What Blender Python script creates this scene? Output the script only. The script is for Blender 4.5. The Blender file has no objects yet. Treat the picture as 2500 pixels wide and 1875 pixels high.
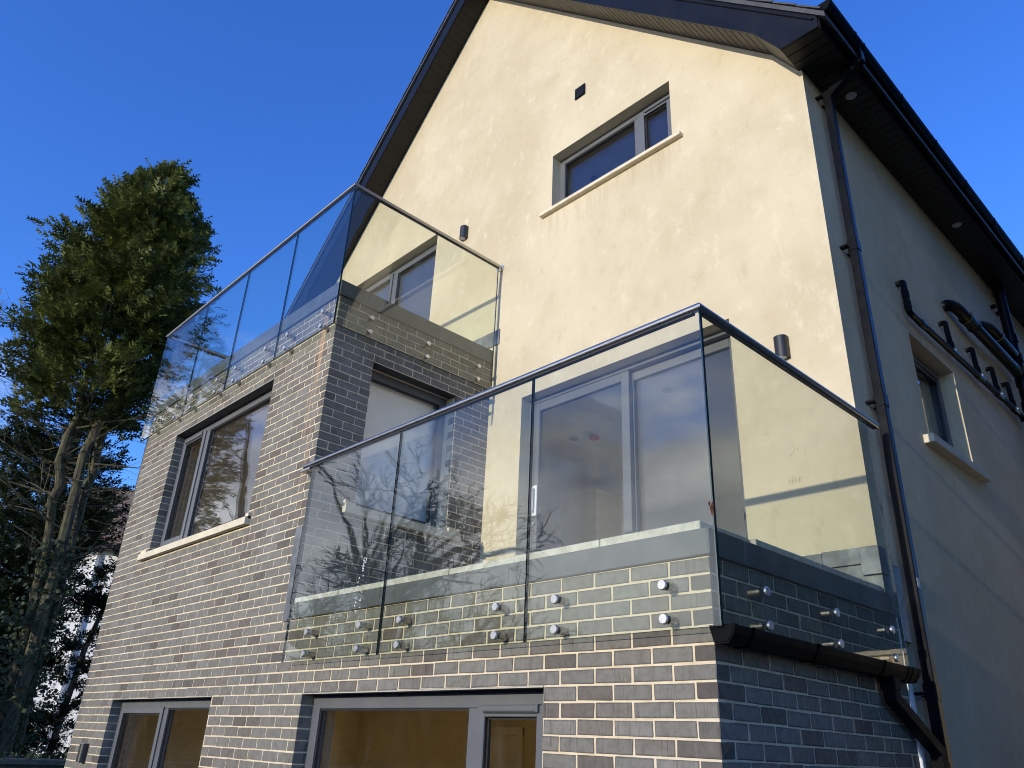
import bpy, bmesh, math, random
from mathutils import Vector, Matrix

S = bpy.context.scene
COL = S.collection
RND = random.Random(11)
R = math.radians

# ------------------------------------------------------------------ camera, sky, sun, exposure
CAMLOC = Vector((1.9085, -3.0047, -0.2953))
c_right = Vector((0.69223420, 0.72041652, 0.04256579))
c_down = Vector((-0.28052162, 0.32295378, -0.90388521))
c_fwd = Vector((-0.66492062, 0.61375963, 0.42565206))
cam_d = bpy.data.cameras.new('camera')
cam = bpy.data.objects.new('camera', cam_d)
COL.objects.link(cam)
cam.matrix_world = Matrix(((c_right.x, -c_down.x, -c_fwd.x, CAMLOC.x),
                           (c_right.y, -c_down.y, -c_fwd.y, CAMLOC.y),
                           (c_right.z, -c_down.z, -c_fwd.z, CAMLOC.z), (0, 0, 0, 1)))
cam_d.sensor_width = 36.0
cam_d.lens = 1894.876 / 2500 * 36.0
cam_d.clip_start = 0.05
cam_d.clip_end = 3000
S.camera = cam

SUNVEC = Vector((0.020, -1.965, 0.365)).normalized()      # towards the sun
SUN_EL = math.asin(SUNVEC.z)
SUN_AZ = math.atan2(SUNVEC.x, SUNVEC.y)                    # from +Y, clockwise
W = bpy.data.worlds.new('World')
S.world = W
W.use_nodes = True
wn, wl = W.node_tree.nodes, W.node_tree.links
wn.clear()
w_out = wn.new('ShaderNodeOutputWorld')
w_bg = wn.new('ShaderNodeBackground')
w_bg.inputs['Strength'].default_value = 0.15
sky = wn.new('ShaderNodeTexSky')
sky.sky_type = 'NISHITA'
sky.sun_disc = False
sky.sun_elevation = SUN_EL
sky.sun_rotation = SUN_AZ
sky.altitude = 0
sky.air_density = 1.0
sky.dust_density = 0.05
sky.ozone_density = 4.6
w_hs = wn.new('ShaderNodeHueSaturation')
w_hs.inputs['Saturation'].default_value = 1.12
w_hs.inputs['Hue'].default_value = 0.519
w_hs.inputs['Value'].default_value = 1.48
wl.new(sky.outputs[0], w_hs.inputs['Color'])
# a bank of cloud low in the sky behind the photographer (seen mirrored in the sliding door)
w_tc = wn.new('ShaderNodeTexCoord')
w_sep = wn.new('ShaderNodeSeparateXYZ')
wl.new(w_tc.outputs['Generated'], w_sep.inputs[0])
w_map = wn.new('ShaderNodeMapping')
w_map.inputs['Scale'].default_value = (1.0, 1.0, 2.2)
wl.new(w_tc.outputs['Generated'], w_map.inputs[0])
w_no = wn.new('ShaderNodeTexNoise')
w_no.inputs['Scale'].default_value = 4.5
w_no.inputs['Detail'].default_value = 8
w_no.inputs['Roughness'].default_value = 0.55
wl.new(w_map.outputs[0], w_no.inputs['Vector'])
def wmath(op, a, b=None, clamp=False):
    m = wn.new('ShaderNodeMath'); m.operation = op; m.use_clamp = clamp
    for i, s in enumerate((a, b)):
        if s is None: continue
        if isinstance(s, (int, float)): m.inputs[i].default_value = s
        else: wl.new(s, m.inputs[i])
    return m.outputs[0]
def wrange(v, a, b, c=0.0, d=1.0):
    m = wn.new('ShaderNodeMapRange'); m.interpolation_type = 'SMOOTHSTEP'
    for i, x in enumerate((a, b, c, d)): m.inputs[i + 1].default_value = x
    wl.new(v, m.inputs[0]); return m.outputs[0]
w_el = wmath('ADD', w_sep.outputs['Z'], wmath('MULTIPLY', wmath('SUBTRACT', w_no.outputs[0], 0.5), -0.42))
w_bank = wmath('MULTIPLY', wrange(w_el, 0.45, 0.30), wrange(wmath('ADD', wmath('MULTIPLY', w_sep.outputs['X'], -0.66), wmath('MULTIPLY', w_sep.outputs['Y'], -0.75)), 0.45, 0.78))
w_bank = wmath('MULTIPLY', w_bank, 0.8)
w_no2 = wn.new('ShaderNodeTexNoise'); w_no2.inputs['Scale'].default_value = 3.0; w_no2.inputs['Detail'].default_value = 6
wl.new(w_map.outputs[0], w_no2.inputs['Vector'])
w_cc = wn.new('ShaderNodeMix'); w_cc.data_type = 'RGBA'
w_cc.inputs[6].default_value = (2.4, 2.5, 2.75, 1); w_cc.inputs[7].default_value = (8.0, 7.8, 7.5, 1)
wl.new(wrange(w_no2.outputs[0], 0.28, 0.58), w_cc.inputs[0])
w_mix = wn.new('ShaderNodeMix'); w_mix.data_type = 'RGBA'
wl.new(w_bank, w_mix.inputs[0]); wl.new(w_hs.outputs[0], w_mix.inputs[6]); wl.new(w_cc.outputs[2], w_mix.inputs[7])
wl.new(w_mix.outputs[2], w_bg.inputs['Color'])
wl.new(w_bg.outputs[0], w_out.inputs[0])

sun_d = bpy.data.lights.new('sun', 'SUN')
sun_d.energy = 2.0
sun_d.angle = R(0.53)
sun_d.color = (1.0, 0.93, 0.80)
sun = bpy.data.objects.new('sun', sun_d)
COL.objects.link(sun)
sun.rotation_euler = SUNVEC.to_track_quat('Z', 'Y').to_euler()
sun.location = SUNVEC * 40

S.view_settings.view_transform = 'Standard'
S.view_settings.look = 'None'
S.view_settings.exposure = 0.84
S.view_settings.gamma = 1.0
S.view_settings.use_curve_mapping = False
S.render.engine = 'CYCLES'
S.cycles.use_denoising = True
S.cycles.max_bounces = 10
S.cycles.diffuse_bounces = 6
S.cycles.glossy_bounces = 5
S.cycles.transparent_max_bounces = 24
S.cycles.sample_clamp_indirect = 6.0
S.cycles.filter_width = 1.0

# ------------------------------------------------------------------ scene helpers
def tag(o, label=None, cat=None, group=None, kind=None):
    if label: o['label'] = label
    if cat: o['category'] = cat
    if group: o['group'] = group
    if kind: o['kind'] = kind
    return o

def thing(name, label, cat, loc=(0, 0, 0), group=None):
    o = bpy.data.objects.new(name, None)
    o.empty_display_size = 0.2
    COL.objects.link(o)
    o.location = loc
    return tag(o, label, cat, group)

def worldloc(o):
    v = Vector((0, 0, 0))
    while o is not None:
        v += o.location; o = o.parent
    return v

class MB:
    """collects shapes in world coordinates; build() links them as one mesh object"""
    def __init__(s, tf=None):
        s.v, s.f, s.m = [], [], []
        s.tf = tf
    def add(s, vs, fs, mi=0):
        n = len(s.v)
        s.v += [tuple(s.tf(*p)) if s.tf else tuple(p) for p in vs]
        s.f += [tuple(i + n for i in f) for f in fs]
        s.m += [mi] * len(fs)
        return s
    def box(s, x0, x1, y0, y1, z0, z1, c=0.0, mi=0):
        lo = (min(x0, x1), min(y0, y1), min(z0, z1)); hi = (max(x0, x1), max(y0, y1), max(z0, z1))
        if c <= 0:
            vs = [(a, b, d) for a in (lo[0], hi[0]) for b in (lo[1], hi[1]) for d in (lo[2], hi[2])]
            return s.add(vs, [(0, 1, 3, 2), (4, 6, 7, 5), (0, 4, 5, 1), (2, 3, 7, 6), (0, 2, 6, 4), (1, 5, 7, 3)], mi)
        c = min(c, *(0.45 * (hi[i] - lo[i]) for i in range(3)))
        vs, idx = [], {}
        for sx in (0, 1):
            for sy in (0, 1):
                for sz in (0, 1):
                    sg = (sx, sy, sz)
                    for a in range(3):
                        p = []
                        for i in range(3):
                            base = hi[i] if sg[i] else lo[i]
                            p.append(base if i == a else base + (-c if sg[i] else c))
                        idx[(sg, a)] = len(vs); vs.append(tuple(p))
        fs = []
        for a in range(3):
            b, d = [i for i in range(3) if i != a]
            for sa in (0, 1):
                q = []
                for (tb, td) in ((0, 0), (1, 0), (1, 1), (0, 1)):
                    sg = [0, 0, 0]; sg[a] = sa; sg[b] = tb; sg[d] = td
                    q.append(idx[(tuple(sg), a)])
                fs.append(tuple(q))
            for sb in (0, 1):
                for sd in (0, 1):
                    s0 = [0, 0, 0]; s0[b] = sb; s0[d] = sd
                    s1 = list(s0); s1[a] = 1
                    s0, s1 = tuple(s0), tuple(s1)
                    fs.append((idx[(s0, b)], idx[(s1, b)], idx[(s1, d)], idx[(s0, d)]))
        for sx in (0, 1):
            for sy in (0, 1):
                for sz in (0, 1):
                    sg = (sx, sy, sz)
                    fs.append(tuple(idx[(sg, a)] for a in range(3)))
        return s.add(vs, fs, mi)
    def prism(s, poly, y0, y1, mi=0):
        """poly in (x, z), swept along y"""
        n = len(poly)
        vs = [(x, y0, z) for x, z in poly] + [(x, y1, z) for x, z in poly]
        fs = [tuple(range(n)), tuple(range(2 * n - 1, n - 1, -1))]
        fs += [(i, (i + 1) % n, n + (i + 1) % n, n + i) for i in range(n)]
        return s.add(vs, fs, mi)
    def tube(s, pts, r, n=12, caps=True, up=None, prof=None, mi=0):
        pts = [Vector(p) for p in pts]
        rr = r if isinstance(r, (list, tuple)) else [r] * len(pts)
        t = [(pts[i + 1] - pts[i]).normalized() for i in range(len(pts) - 1)]
        u = Vector(up) if up else (Vector((0, 0, 1)) if abs(t[0].z) < 0.9 else Vector((1, 0, 0)))
        a = (u - t[0] * u.dot(t[0])).normalized(); b = t[0].cross(a)
        if prof is None:
            offs = [a * math.cos(2 * math.pi * i / n) + b * math.sin(2 * math.pi * i / n) for i in range(n)]
        else:
            offs = [a * q[1] + b * q[0] for q in prof]; n = len(prof); rr = [1.0] * len(pts)
        rings = []
        for i, p in enumerate(pts):
            if i == 0:
                ring = [o for o in offs]
            elif i == len(pts) - 1:
                ring = [o for o in offs]
            else:
                nb = (t[i - 1] + t[i])
                if nb.length < 1e-6: nb = t[i - 1].copy()
                nb.normalize(); k = t[i - 1].dot(nb)
                ring = [o - t[i - 1] * (o.dot(nb) / max(k, 0.25)) for o in offs]
                offs = [w - t[i] * w.dot(t[i]) for w in ring]
                if prof is None: offs = [w.normalized() for w in offs]
            rings.append([tuple(p + w * rr[i]) for w in ring])
        vs = [v for ring in rings for v in ring]
        fs = []
        for i in range(len(pts) - 1):
            for j in range(n):
                k = (j + 1) % n
                fs.append((i * n + j, i * n + k, (i + 1) * n + k, (i + 1) * n + j))
        if caps:
            fs.append(tuple(range(n - 1, -1, -1)))
            fs.append(tuple(range((len(pts) - 1) * n, len(pts) * n)))
        return s.add(vs, fs, mi)
    def cyl(s, p0, p1, r, n=16, r1=None, mi=0):
        return s.tube([p0, p1], [r, r if r1 is None else r1], n, mi=mi)
    def sphere(s, c, rx, ry, rz, n=10, m=7, mi=0, zmin=-1.0):
        vs, fs = [], []
        for i in range(m + 1):
            ph = math.asin(zmin) + (math.pi / 2 - math.asin(zmin)) * i / m
            for j in range(n):
                th = 2 * math.pi * j / n
                vs.append((c[0] + rx * math.cos(ph) * math.cos(th), c[1] + ry * math.cos(ph) * math.sin(th), c[2] + rz * math.sin(ph)))
        for i in range(m):
            for j in range(n):
                k = (j + 1) % n
                fs.append((i * n + j, i * n + k, (i + 1) * n + k, (i + 1) * n + j))
        fs.append(tuple(range(n - 1, -1, -1)))
        return s.add(vs, fs, mi)
    def build(s, name, mat, parent=None, smooth=False, fix=True, angle=0.6, local=None):
        me = bpy.data.meshes.new(name)
        off = Vector(local) if local is not None else Vector((0, 0, 0))
        me.from_pydata([tuple(Vector(p) - off) for p in s.v], [], s.f)
        mats = mat if isinstance(mat, (list, tuple)) else [mat]
        for m in mats: me.materials.append(m)
        if len(mats) > 1: me.polygons.foreach_set('material_index', s.m)
        if fix:
            bm = bmesh.new(); bm.from_mesh(me)
            bmesh.ops.recalc_face_normals(bm, faces=bm.faces[:])
            bm.to_mesh(me); bm.free()
        if smooth:
            me.polygons.foreach_set('use_smooth', [True] * len(me.polygons))
            me.set_sharp_from_angle(angle=angle)
        me.update()
        o = bpy.data.objects.new(name, me)
        COL.objects.link(o)
        if parent is not None:
            o.parent = parent
        o.location = off - (worldloc(parent) if parent is not None else Vector((0, 0, 0)))
        return o

def sheet_wall(name, mat, parent, u0, u1, z0, z1, holes, place, thick, clips=()):
    """a solid wall in the (u, z) plane with rectangular openings; place(u, z, n) gives the point n metres behind the face"""
    us = sorted({u0, u1} | {h[0] for h in holes} | {h[1] for h in holes})
    zs = sorted({z0, z1} | {h[2] for h in holes} | {h[3] for h in holes})
    us = [u for u in us if u0 <= u <= u1]; zs = [z for z in zs if z0 <= z <= z1]
    bm = bmesh.new(); vd = {}
    def V(u, z):
        if (u, z) not in vd: vd[(u, z)] = bm.verts.new((u, z, 0))
        return vd[(u, z)]
    for i in range(len(us) - 1):
        for j in range(len(zs) - 1):
            cu, cz = (us[i] + us[i + 1]) / 2, (zs[j] + zs[j + 1]) / 2
            if any(h[0] < cu < h[1] and h[2] < cz < h[3] for h in holes): continue
            bm.faces.new((V(us[i], zs[j]), V(us[i + 1], zs[j]), V(us[i + 1], zs[j + 1]), V(us[i], zs[j + 1])))
    for co, no in clips:
        bmesh.ops.bisect_plane(bm, geom=bm.verts[:] + bm.edges[:] + bm.faces[:], plane_co=(co[0], co[1], 0),
                               plane_no=(no[0], no[1], 0), clear_outer=True)
    bm.verts.ensure_lookup_table(); bm.verts.index_update()
    n = len(bm.verts)
    pts = [(v.co.x, v.co.y) for v in bm.verts]
    fs = [tuple(v.index for v in f.verts) for f in bm.faces]
    sides = [(e.verts[0].index, e.verts[1].index) for e in bm.edges if len(e.link_faces) == 1]
    bm.free()
    mb = MB()
    vs = [tuple(place(u, z, 0)) for u, z in pts] + [tuple(place(u, z, thick)) for u, z in pts]
    mb.add(vs, fs + [tuple(i + n for i in reversed(f)) for f in fs] + [(a, b, b + n, a + n) for a, b in sides])
    return mb.build(name, mat, parent)

# ------------------------------------------------------------------ materials
class NT:
    def __init__(s, name):
        s.mat = bpy.data.materials.new(name); s.mat.use_nodes = True
        s.n, s.l = s.mat.node_tree.nodes, s.mat.node_tree.links
        s.n.clear()
        s.out = s.n.new('ShaderNodeOutputMaterial')
    def node(s, typ, **kw):
        nd = s.n.new(typ)
        for k, v in kw.items(): setattr(nd, k, v)
        return nd
    def set(s, sock, val):
        if hasattr(val, 'links') or isinstance(val, bpy.types.NodeSocket): s.l.new(val, sock)
        else: sock.default_value = val
    def math(s, op, a, b=0.0, clamp=False):
        nd = s.node('ShaderNodeMath', operation=op, use_clamp=clamp)
        s.set(nd.inputs[0], a); s.set(nd.inputs[1], b); return nd.outputs[0]
    def mix(s, f, a, b, mode='MIX'):
        nd = s.node('ShaderNodeMix', data_type='RGBA', blend_type=mode)
        s.set(nd.inputs[0], f)
        for i, x in ((6, a), (7, b)):
            if isinstance(x, tuple): nd.inputs[i].default_value = (*x[:3], 1)
            else: s.l.new(x, nd.inputs[i])
        return nd.outputs[2]
    def mixf(s, f, a, b):
        nd = s.node('ShaderNodeMix', data_type='FLOAT')
        s.set(nd.inputs[0], f); s.set(nd.inputs[2], a); s.set(nd.inputs[3], b); return nd.outputs[0]
    def pos(s):
        return s.node('ShaderNodeNewGeometry').outputs['Position']
    def sep(s, v):
        nd = s.node('ShaderNodeSeparateXYZ'); s.l.new(v, nd.inputs[0]); return nd.outputs
    def mapped(s, v, scale):
        nd = s.node('ShaderNodeMapping'); nd.inputs['Scale'].default_value = scale; s.l.new(v, nd.inputs[0]); return nd.outputs[0]
    def noise(s, v, scale, detail=4, rough=0.5, color=False):
        nd = s.node('ShaderNodeTexNoise'); nd.inputs['Scale'].default_value = scale
        nd.inputs['Detail'].default_value = detail; nd.inputs['Roughness'].default_value = rough
        if v is not None: s.l.new(v, nd.inputs['Vector'])
        return nd.outputs[1 if color else 0]
    def rng(s, v, a, b, c=0.0, d=1.0):
        nd = s.node('ShaderNodeMapRange', interpolation_type='SMOOTHSTEP')
        for i, x in enumerate((a, b, c, d)): nd.inputs[i + 1].default_value = x
        s.l.new(v, nd.inputs[0]); return nd.outputs[0]
    def bump(s, h, dist, strength=1.0):
        nd = s.node('ShaderNodeBump'); nd.inputs['Distance'].default_value = dist; nd.inputs['Strength'].default_value = strength
        s.l.new(h, nd.inputs['Height']); return nd.outputs[0]
    def bsdf(s, color, rough=0.6, metal=0.0, normal=None, spec=0.5, coat=0.0, coat_rough=0.1):
        nd = s.node('ShaderNodeBsdfPrincipled')
        if isinstance(color, tuple): nd.inputs['Base Color'].default_value = (*color[:3], 1)
        else: s.l.new(color, nd.inputs['Base Color'])
        s.set(nd.inputs['Roughness'], rough); nd.inputs['Metallic'].default_value = metal
        nd.inputs['Specular IOR Level'].default_value = spec
        nd.inputs['Coat Weight'].default_value = coat; nd.inputs['Coat Roughness'].default_value = coat_rough
        if normal is not None: s.l.new(normal, nd.inputs['Normal'])
        s.l.new(nd.outputs[0], s.out.inputs[0]); return nd

def simple(name, col, rough=0.5, metal=0.0, var=0.15, scale=6.0, bump=0.0, bscale=120.0, spec=0.5, coat=0.0):
    t = NT(name); p = t.pos()
    n = t.noise(p, scale, 5, 0.6)
    c = t.mix(t.rng(n, 0.3, 0.7), tuple(x * (1 - var) for x in col), tuple(min(1, x * (1 + var)) for x in col))
    rn = t.noise(p, scale * 2.3, 4)
    nm = t.bump(t.noise(p, bscale, 3), bump) if bump else None
    t.bsdf(c, t.rng(rn, 0.2, 0.8, rough * 0.85, min(1, rough * 1.15)), metal, nm, spec, coat)
    return t.mat

def mat_render():
    t = NT('sand_render'); p = t.pos(); xyz = t.sep(p)
    big = t.noise(p, 0.8, 4, 0.6)
    warp = t.node('ShaderNodeVectorMath', operation='ADD')
    t.l.new(t.mapped(p, (1.0, 1.0, 0.7)), warp.inputs[0])
    sc = t.node('ShaderNodeVectorMath', operation='SCALE'); sc.inputs['Scale'].default_value = 0.25
    t.l.new(t.noise(p, 2.5, 3, 0.6, True), sc.inputs[0]); t.l.new(sc.outputs[0], warp.inputs[1])
    mid = t.noise(warp.outputs[0], 6.5, 8, 0.72)
    strk = t.noise(t.mapped(p, (1.0, 1.0, 0.10)), 16.0, 4, 0.6)
    c = t.mix(t.rng(big, 0.30, 0.70), (0.570, 0.475, 0.315), (0.680, 0.583, 0.405))
    c = t.mix(t.math('MULTIPLY', t.rng(mid, 0.52, 0.74), 0.55), c, (0.790, 0.705, 0.520))
    c = t.mix(t.math('MULTIPLY', t.rng(mid, 0.47, 0.28), 0.55), c, (0.520, 0.420, 0.265))
    c = t.mix(t.math('MULTIPLY', t.rng(strk, 0.56, 0.78), 0.10), c, (0.80, 0.72, 0.55))
    # run-off below the gable window's sill and round the flashings
    sx = t.math('MULTIPLY', t.rng(xyz[0], -3.15, -3.0), t.rng(xyz[0], -1.1, -1.25))
    sz = t.math('MULTIPLY', t.math('MULTIPLY', t.rng(xyz[2], 4.45, 4.98), t.rng(xyz[2], 5.04, 5.01)), t.rng(strk, 0.45, 0.62))
    c = t.mix(t.math('MULTIPLY', t.math('MULTIPLY', sx, sz), 0.35), c, (0.44, 0.35, 0.22))
    fine = t.noise(p, 230.0, 3, 0.6)
    c = t.mix(t.rng(fine, 0.28, 0.72), t.mix(0.16, c, (0.2, 0.16, 0.1)), c)
    hills = t.noise(t.mapped(p, (1, 1, 0.8)), 2.6, 3, 0.5)
    gr = t.noise(p, 140.0, 4, 0.7)
    h = t.math('ADD', t.math('MULTIPLY', hills, 0.010), t.math('MULTIPLY', gr, 0.0028))
    h = t.math('ADD', h, t.math('MULTIPLY', mid, 0.0035))
    t.bsdf(c, 0.93, 0, t.bump(h, 1.0, 1.0), 0.15)
    return t.mat

def brick_colour(t, p, rnd):
    """p position, rnd 0..1 per brick"""
    xyz = t.sep(p)
    ramp = t.node('ShaderNodeValToRGB'); ramp.color_ramp.interpolation = 'LINEAR'
    e = ramp.color_ramp.elements
    e[0].position = 0.0; e[0].color = (0.130, 0.119, 0.104, 1)
    e[1].position = 1.0; e[1].color = (0.235, 0.225, 0.196, 1)
    for q, c in ((0.08, (0.160, 0.138, 0.118, 1)), (0.20, (0.192, 0.181, 0.157, 1)), (0.6, (0.220, 0.210, 0.182, 1)), (0.76, (0.196, 0.174, 0.148, 1)), (0.84, (0.205, 0.198, 0.176, 1))):
        x = e.new(q); x.color = c
    t.l.new(rnd, ramp.inputs[0])
    c = ramp.outputs[0]
    n1 = t.noise(p, 22.0, 5, 0.65)
    c = t.mix(t.math('MULTIPLY', t.rng(n1, 0.38, 0.68), 0.55), c, t.mix(1.0, c, (0.62, 0.60, 0.57), 'MULTIPLY'))
    pt = t.noise(t.mapped(p, (1, 1, 0.7)), 1.15, 5, 0.65)
    c = t.mix(t.math('MULTIPLY', t.rng(pt, 0.54, 0.68), 0.30), c, (0.130, 0.105, 0.084))
    st = t.noise(t.mapped(p, (1, 1, 0.05)), 70.0, 4, 0.6)           # drip marks down the face
    c = t.mix(t.math('MULTIPLY', t.math('MULTIPLY', t.rng(st, 0.54, 0.68), t.rng(pt, 0.40, 0.60)), 0.7), c, (0.060, 0.052, 0.048))
    # lime bloom in broad patches
    bl = t.noise(t.mapped(p, (1, 1, 0.6)), 1.7, 6, 0.65)
    c = t.mix(t.math('MULTIPLY', t.rng(bl, 0.55, 0.75), 0.28), c, (0.34, 0.325, 0.30))
    # rust runs below the fixings near the tower's corner
    rs = t.noise(t.mapped(p, (1, 1, 0.03)), 26.0, 3, 0.5)
    band = t.math('MULTIPLY', t.rng(xyz[0], -4.10, -3.97), t.rng(xyz[0], -3.84, -3.93))
    band = t.math('MULTIPLY', band, t.math('MULTIPLY', t.rng(xyz[2], 1.4, 2.2), t.rng(rs, 0.47, 0.60)))
    c = t.mix(t.math('MULTIPLY', band, 0.75), c, (0.42, 0.27, 0.17))
    return c, n1, st

def mat_brick(name, single):
    t = NT(name); p = t.pos()
    if single:
        rnd = t.node('ShaderNodeObjectInfo').outputs['Random']
    else:
        rnd = t.node('ShaderNodeAttribute', attribute_name='tint').outputs['Fac']
    c, n1, st = brick_colour(t, p, rnd)
    if single:      # kiln-darkened arrises
        o = t.sep(t.node('ShaderNodeTexCoord').outputs['Object'])
        dz_ = t.math('SUBTRACT', 0.0325, t.math('ABSOLUTE', o[2]))
        dx_ = t.math('SUBTRACT', 0.1075, t.math('MAXIMUM', t.math('ABSOLUTE', o[0]), t.math('ABSOLUTE', o[1])))
        d_ = t.math('ADD', t.math('MINIMUM', dz_, dx_), t.math('MULTIPLY', t.math('SUBTRACT', t.noise(p, 60.0, 4, 0.6), 0.5), 0.020))
        c = t.mix(t.math('MULTIPLY', t.rng(d_, 0.009, 0.001), 0.55), c, (0.075, 0.068, 0.062))
    g = t.noise(p, 240.0, 3, 0.6)
    h = t.math('ADD', t.math('MULTIPLY', g, 0.0006), t.math('MULTIPLY', n1, 0.0016))
    t.bsdf(c, t.rng(n1, 0.3, 0.7, 0.55, 0.75), 0, t.bump(h, 1.0, 0.8), 0.08)
    return t.mat

def mat_mortar():
    t = NT('mortar'); p = t.pos()
    n = t.noise(p, 9.0, 5, 0.65); g = t.noise(p, 300.0, 3)
    c = t.mix(t.rng(n, 0.3, 0.7), (0.60, 0.485, 0.32), (0.76, 0.64, 0.445))
    bl = t.noise(p, 1.3, 4)
    c = t.mix(t.math('MULTIPLY', t.rng(bl, 0.52, 0.72), 0.45), c, (0.66, 0.60, 0.50))
    t.bsdf(c, 0.95, 0, t.bump(t.math('ADD', t.math('MULTIPLY', g, 0.0012), t.math('MULTIPLY', n, 0.003)), 1.0), 0.1)
    return t.mat

def mat_glass(name, tint, ior=1.5, boost=1.0, dirt=0.0):
    """sheet glass: clear straight through, Fresnel mirror at each face"""
    t = NT(name)
    bf = t.node('ShaderNodeNewGeometry').outputs['Backfacing']
    fr = t.node('ShaderNodeFresnel')
    t.l.new(t.mixf(bf, ior, 1.0 / ior), fr.inputs['IOR'])
    tr = t.node('ShaderNodeBsdfTransparent'); tr.inputs[0].default_value = (*tint, 1)
    gl = t.node('ShaderNodeBsdfGlossy'); gl.inputs['Roughness'].default_value = 0.0
    p = t.pos()
    wob = t.noise(p, 2.2, 2)
    t.l.new(t.bump(wob, 0.004, 0.35), gl.inputs['Normal'])
    mx = t.node('ShaderNodeMixShader')
    t.l.new(t.math('MULTIPLY', fr.outputs[0], boost, True), mx.inputs[0])
    t.l.new(tr.outputs[0], mx.inputs[1]); t.l.new(gl.outputs[0], mx.inputs[2])
    res = mx.outputs[0]
    if dirt > 0:
        df = t.node('ShaderNodeBsdfDiffuse'); df.inputs[0].default_value = (0.7, 0.7, 0.68, 1)
        sm = t.noise(t.mapped(p, (1, 1, 0.25)), 6.0, 6, 0.7)
        sp = t.noise(p, 160.0, 2, 0.5)
        f = t.math('ADD', t.math('MULTIPLY', t.rng(sm, 0.55, 0.8), dirt), t.math('MULTIPLY', t.rng(sp, 0.76, 0.8), dirt * 1.5))
        m2 = t.node('ShaderNodeMixShader'); t.l.new(f, m2.inputs[0]); t.l.new(res, m2.inputs[1]); t.l.new(df.outputs[0], m2.inputs[2])
        res = m2.outputs[0]
    t.l.new(res, t.out.inputs[0])
    return t.mat

def mat_brushed():
    t = NT('brushed_steel'); p = t.pos()
    n = t.noise(t.mapped(p, (6, 6, 220)), 3.0, 3)
    c = t.mix(t.rng(n, 0.3, 0.7), (0.40, 0.385, 0.36), (0.54, 0.52, 0.49))
    t.bsdf(c, t.rng(n, 0.3, 0.7, 0.26, 0.40), 1.0)
    return t.mat

def mat_leaf(name, a, b, trans=0.25, scale=1.4):
    t = NT(name); p = t.pos()
    n = t.noise(p, scale, 4, 0.6); m = t.noise(p, scale * 9, 3)
    c = t.mix(t.rng(n, 0.35, 0.65), a, b)
    c = t.mix(t.math('MULTIPLY', t.rng(m, 0.5, 0.75), 0.5), c, tuple(min(1, x * 1.6) for x in b))
    d = t.bsdf(c, 0.6, 0, None, 0.3)
    tl = t.node('ShaderNodeBsdfTranslucent'); t.l.new(c, tl.inputs[0])
    mx = t.node('ShaderNodeMixShader'); mx.inputs[0].default_value = trans
    t.l.new(d.outputs[0], mx.inputs[1]); t.l.new(tl.outputs[0], mx.inputs[2]); t.l.new(mx.outputs[0], t.out.inputs[0])
    return t.mat

def mat_bark(name, a, b):
    t = NT(name); p = t.pos()
    n = t.noise(t.mapped(p, (1, 1, 0.25)), 18.0, 5, 0.65); m = t.noise(p, 3.0, 4)
    c = t.mix(t.rng(n, 0.35, 0.65), a, b)
    c = t.mix(t.math('MULTIPLY', t.rng(m, 0.5, 0.7), 0.5), c, (0.10, 0.11, 0.05))
    t.bsdf(c, 0.9, 0, t.bump(n, 0.012), 0.2)
    return t.mat

M = {}
M['render'] = mat_render()
M['brick1'] = mat_brick('blue_brick', True)
M['brickN'] = mat_brick('blue_brick_courses', False)
M['mortar'] = mat_mortar()
M['balglass'] = mat_glass('balustrade_glass', (0.955, 0.974, 0.940), 1.52, 1.12, 0.02)
M['glassedge'] = simple('glass_edge', (0.012, 0.030, 0.026), 0.15, 0, 0.2, 4.0, coat=0.5)
M['pane'] = mat_glass('window_pane', (0.97, 0.975, 0.97), 1.52, 1.4, 0.03)
M['steel'] = mat_brushed()
M['steelcap'] = simple('steel_cap', (0.66, 0.65, 0.63), 0.42, 1.0, 0.08, 40.0)
M['rubber'] = simple('black_rubber', (0.012, 0.012, 0.013), 0.6)
M['frame'] = simple('anthracite_frame', (0.118, 0.122, 0.130), 0.45, 0, 0.06, 3.0, 0.0004, 160.0)
M['framedark'] = simple('dark_gasket', (0.015, 0.016, 0.018), 0.5)
M['plastic'] = simple('black_plastic', (0.006, 0.0065, 0.008), 0.30, 0, 0.2, 5.0, spec=0.14)
M['gutter'] = simple('gutter_plastic', (0.007, 0.0075, 0.008), 0.5, 0, 0.2, 5.0, spec=0.03)
M['fascia'] = simple('fascia_board', (0.008, 0.009, 0.012), 0.38, 0, 0.15, 3.0, spec=0.18)
M['soffit'] = simple('soffit_board', (0.009, 0.009, 0.009), 0.42, 0, 0.12, 4.0, spec=0.3)
M['roof'] = simple('roof_slate', (0.055, 0.056, 0.060), 0.6, 0, 0.25, 8.0, 0.003, 30.0)
M['slab'] = simple('paving_stone', (0.56, 0.53, 0.45), 0.85, 0, 0.18, 14.0, 0.002, 200.0)
M['metal'] = simple('coated_metal_trim', (0.105, 0.110, 0.112), 0.45, 0, 0.16, 6.0)
M['lead'] = simple('lead_flashing', (0.17, 0.18, 0.185), 0.50, 0.35, 0.35, 7.0, 0.004, 12.0)
M['sill'] = simple('concrete_sill', (0.66, 0.575, 0.42), 0.85, 0, 0.10, 10.0, 0.0012, 180.0)
M['whitetrim'] = simple('white_sealant', (0.72, 0.72, 0.73), 0.5)
M['lintel'] = simple('steel_lintel', (0.05, 0.05, 0.05), 0.5, 0.4, 0.2, 8.0)
M['lintel_edge'] = simple('galvanised_edge', (0.62, 0.57, 0.47), 0.45, 0.5, 0.15, 20.0)
M['plaster'] = simple('interior_plaster', (0.88, 0.86, 0.83), 0.9, 0, 0.05, 2.0)
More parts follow.
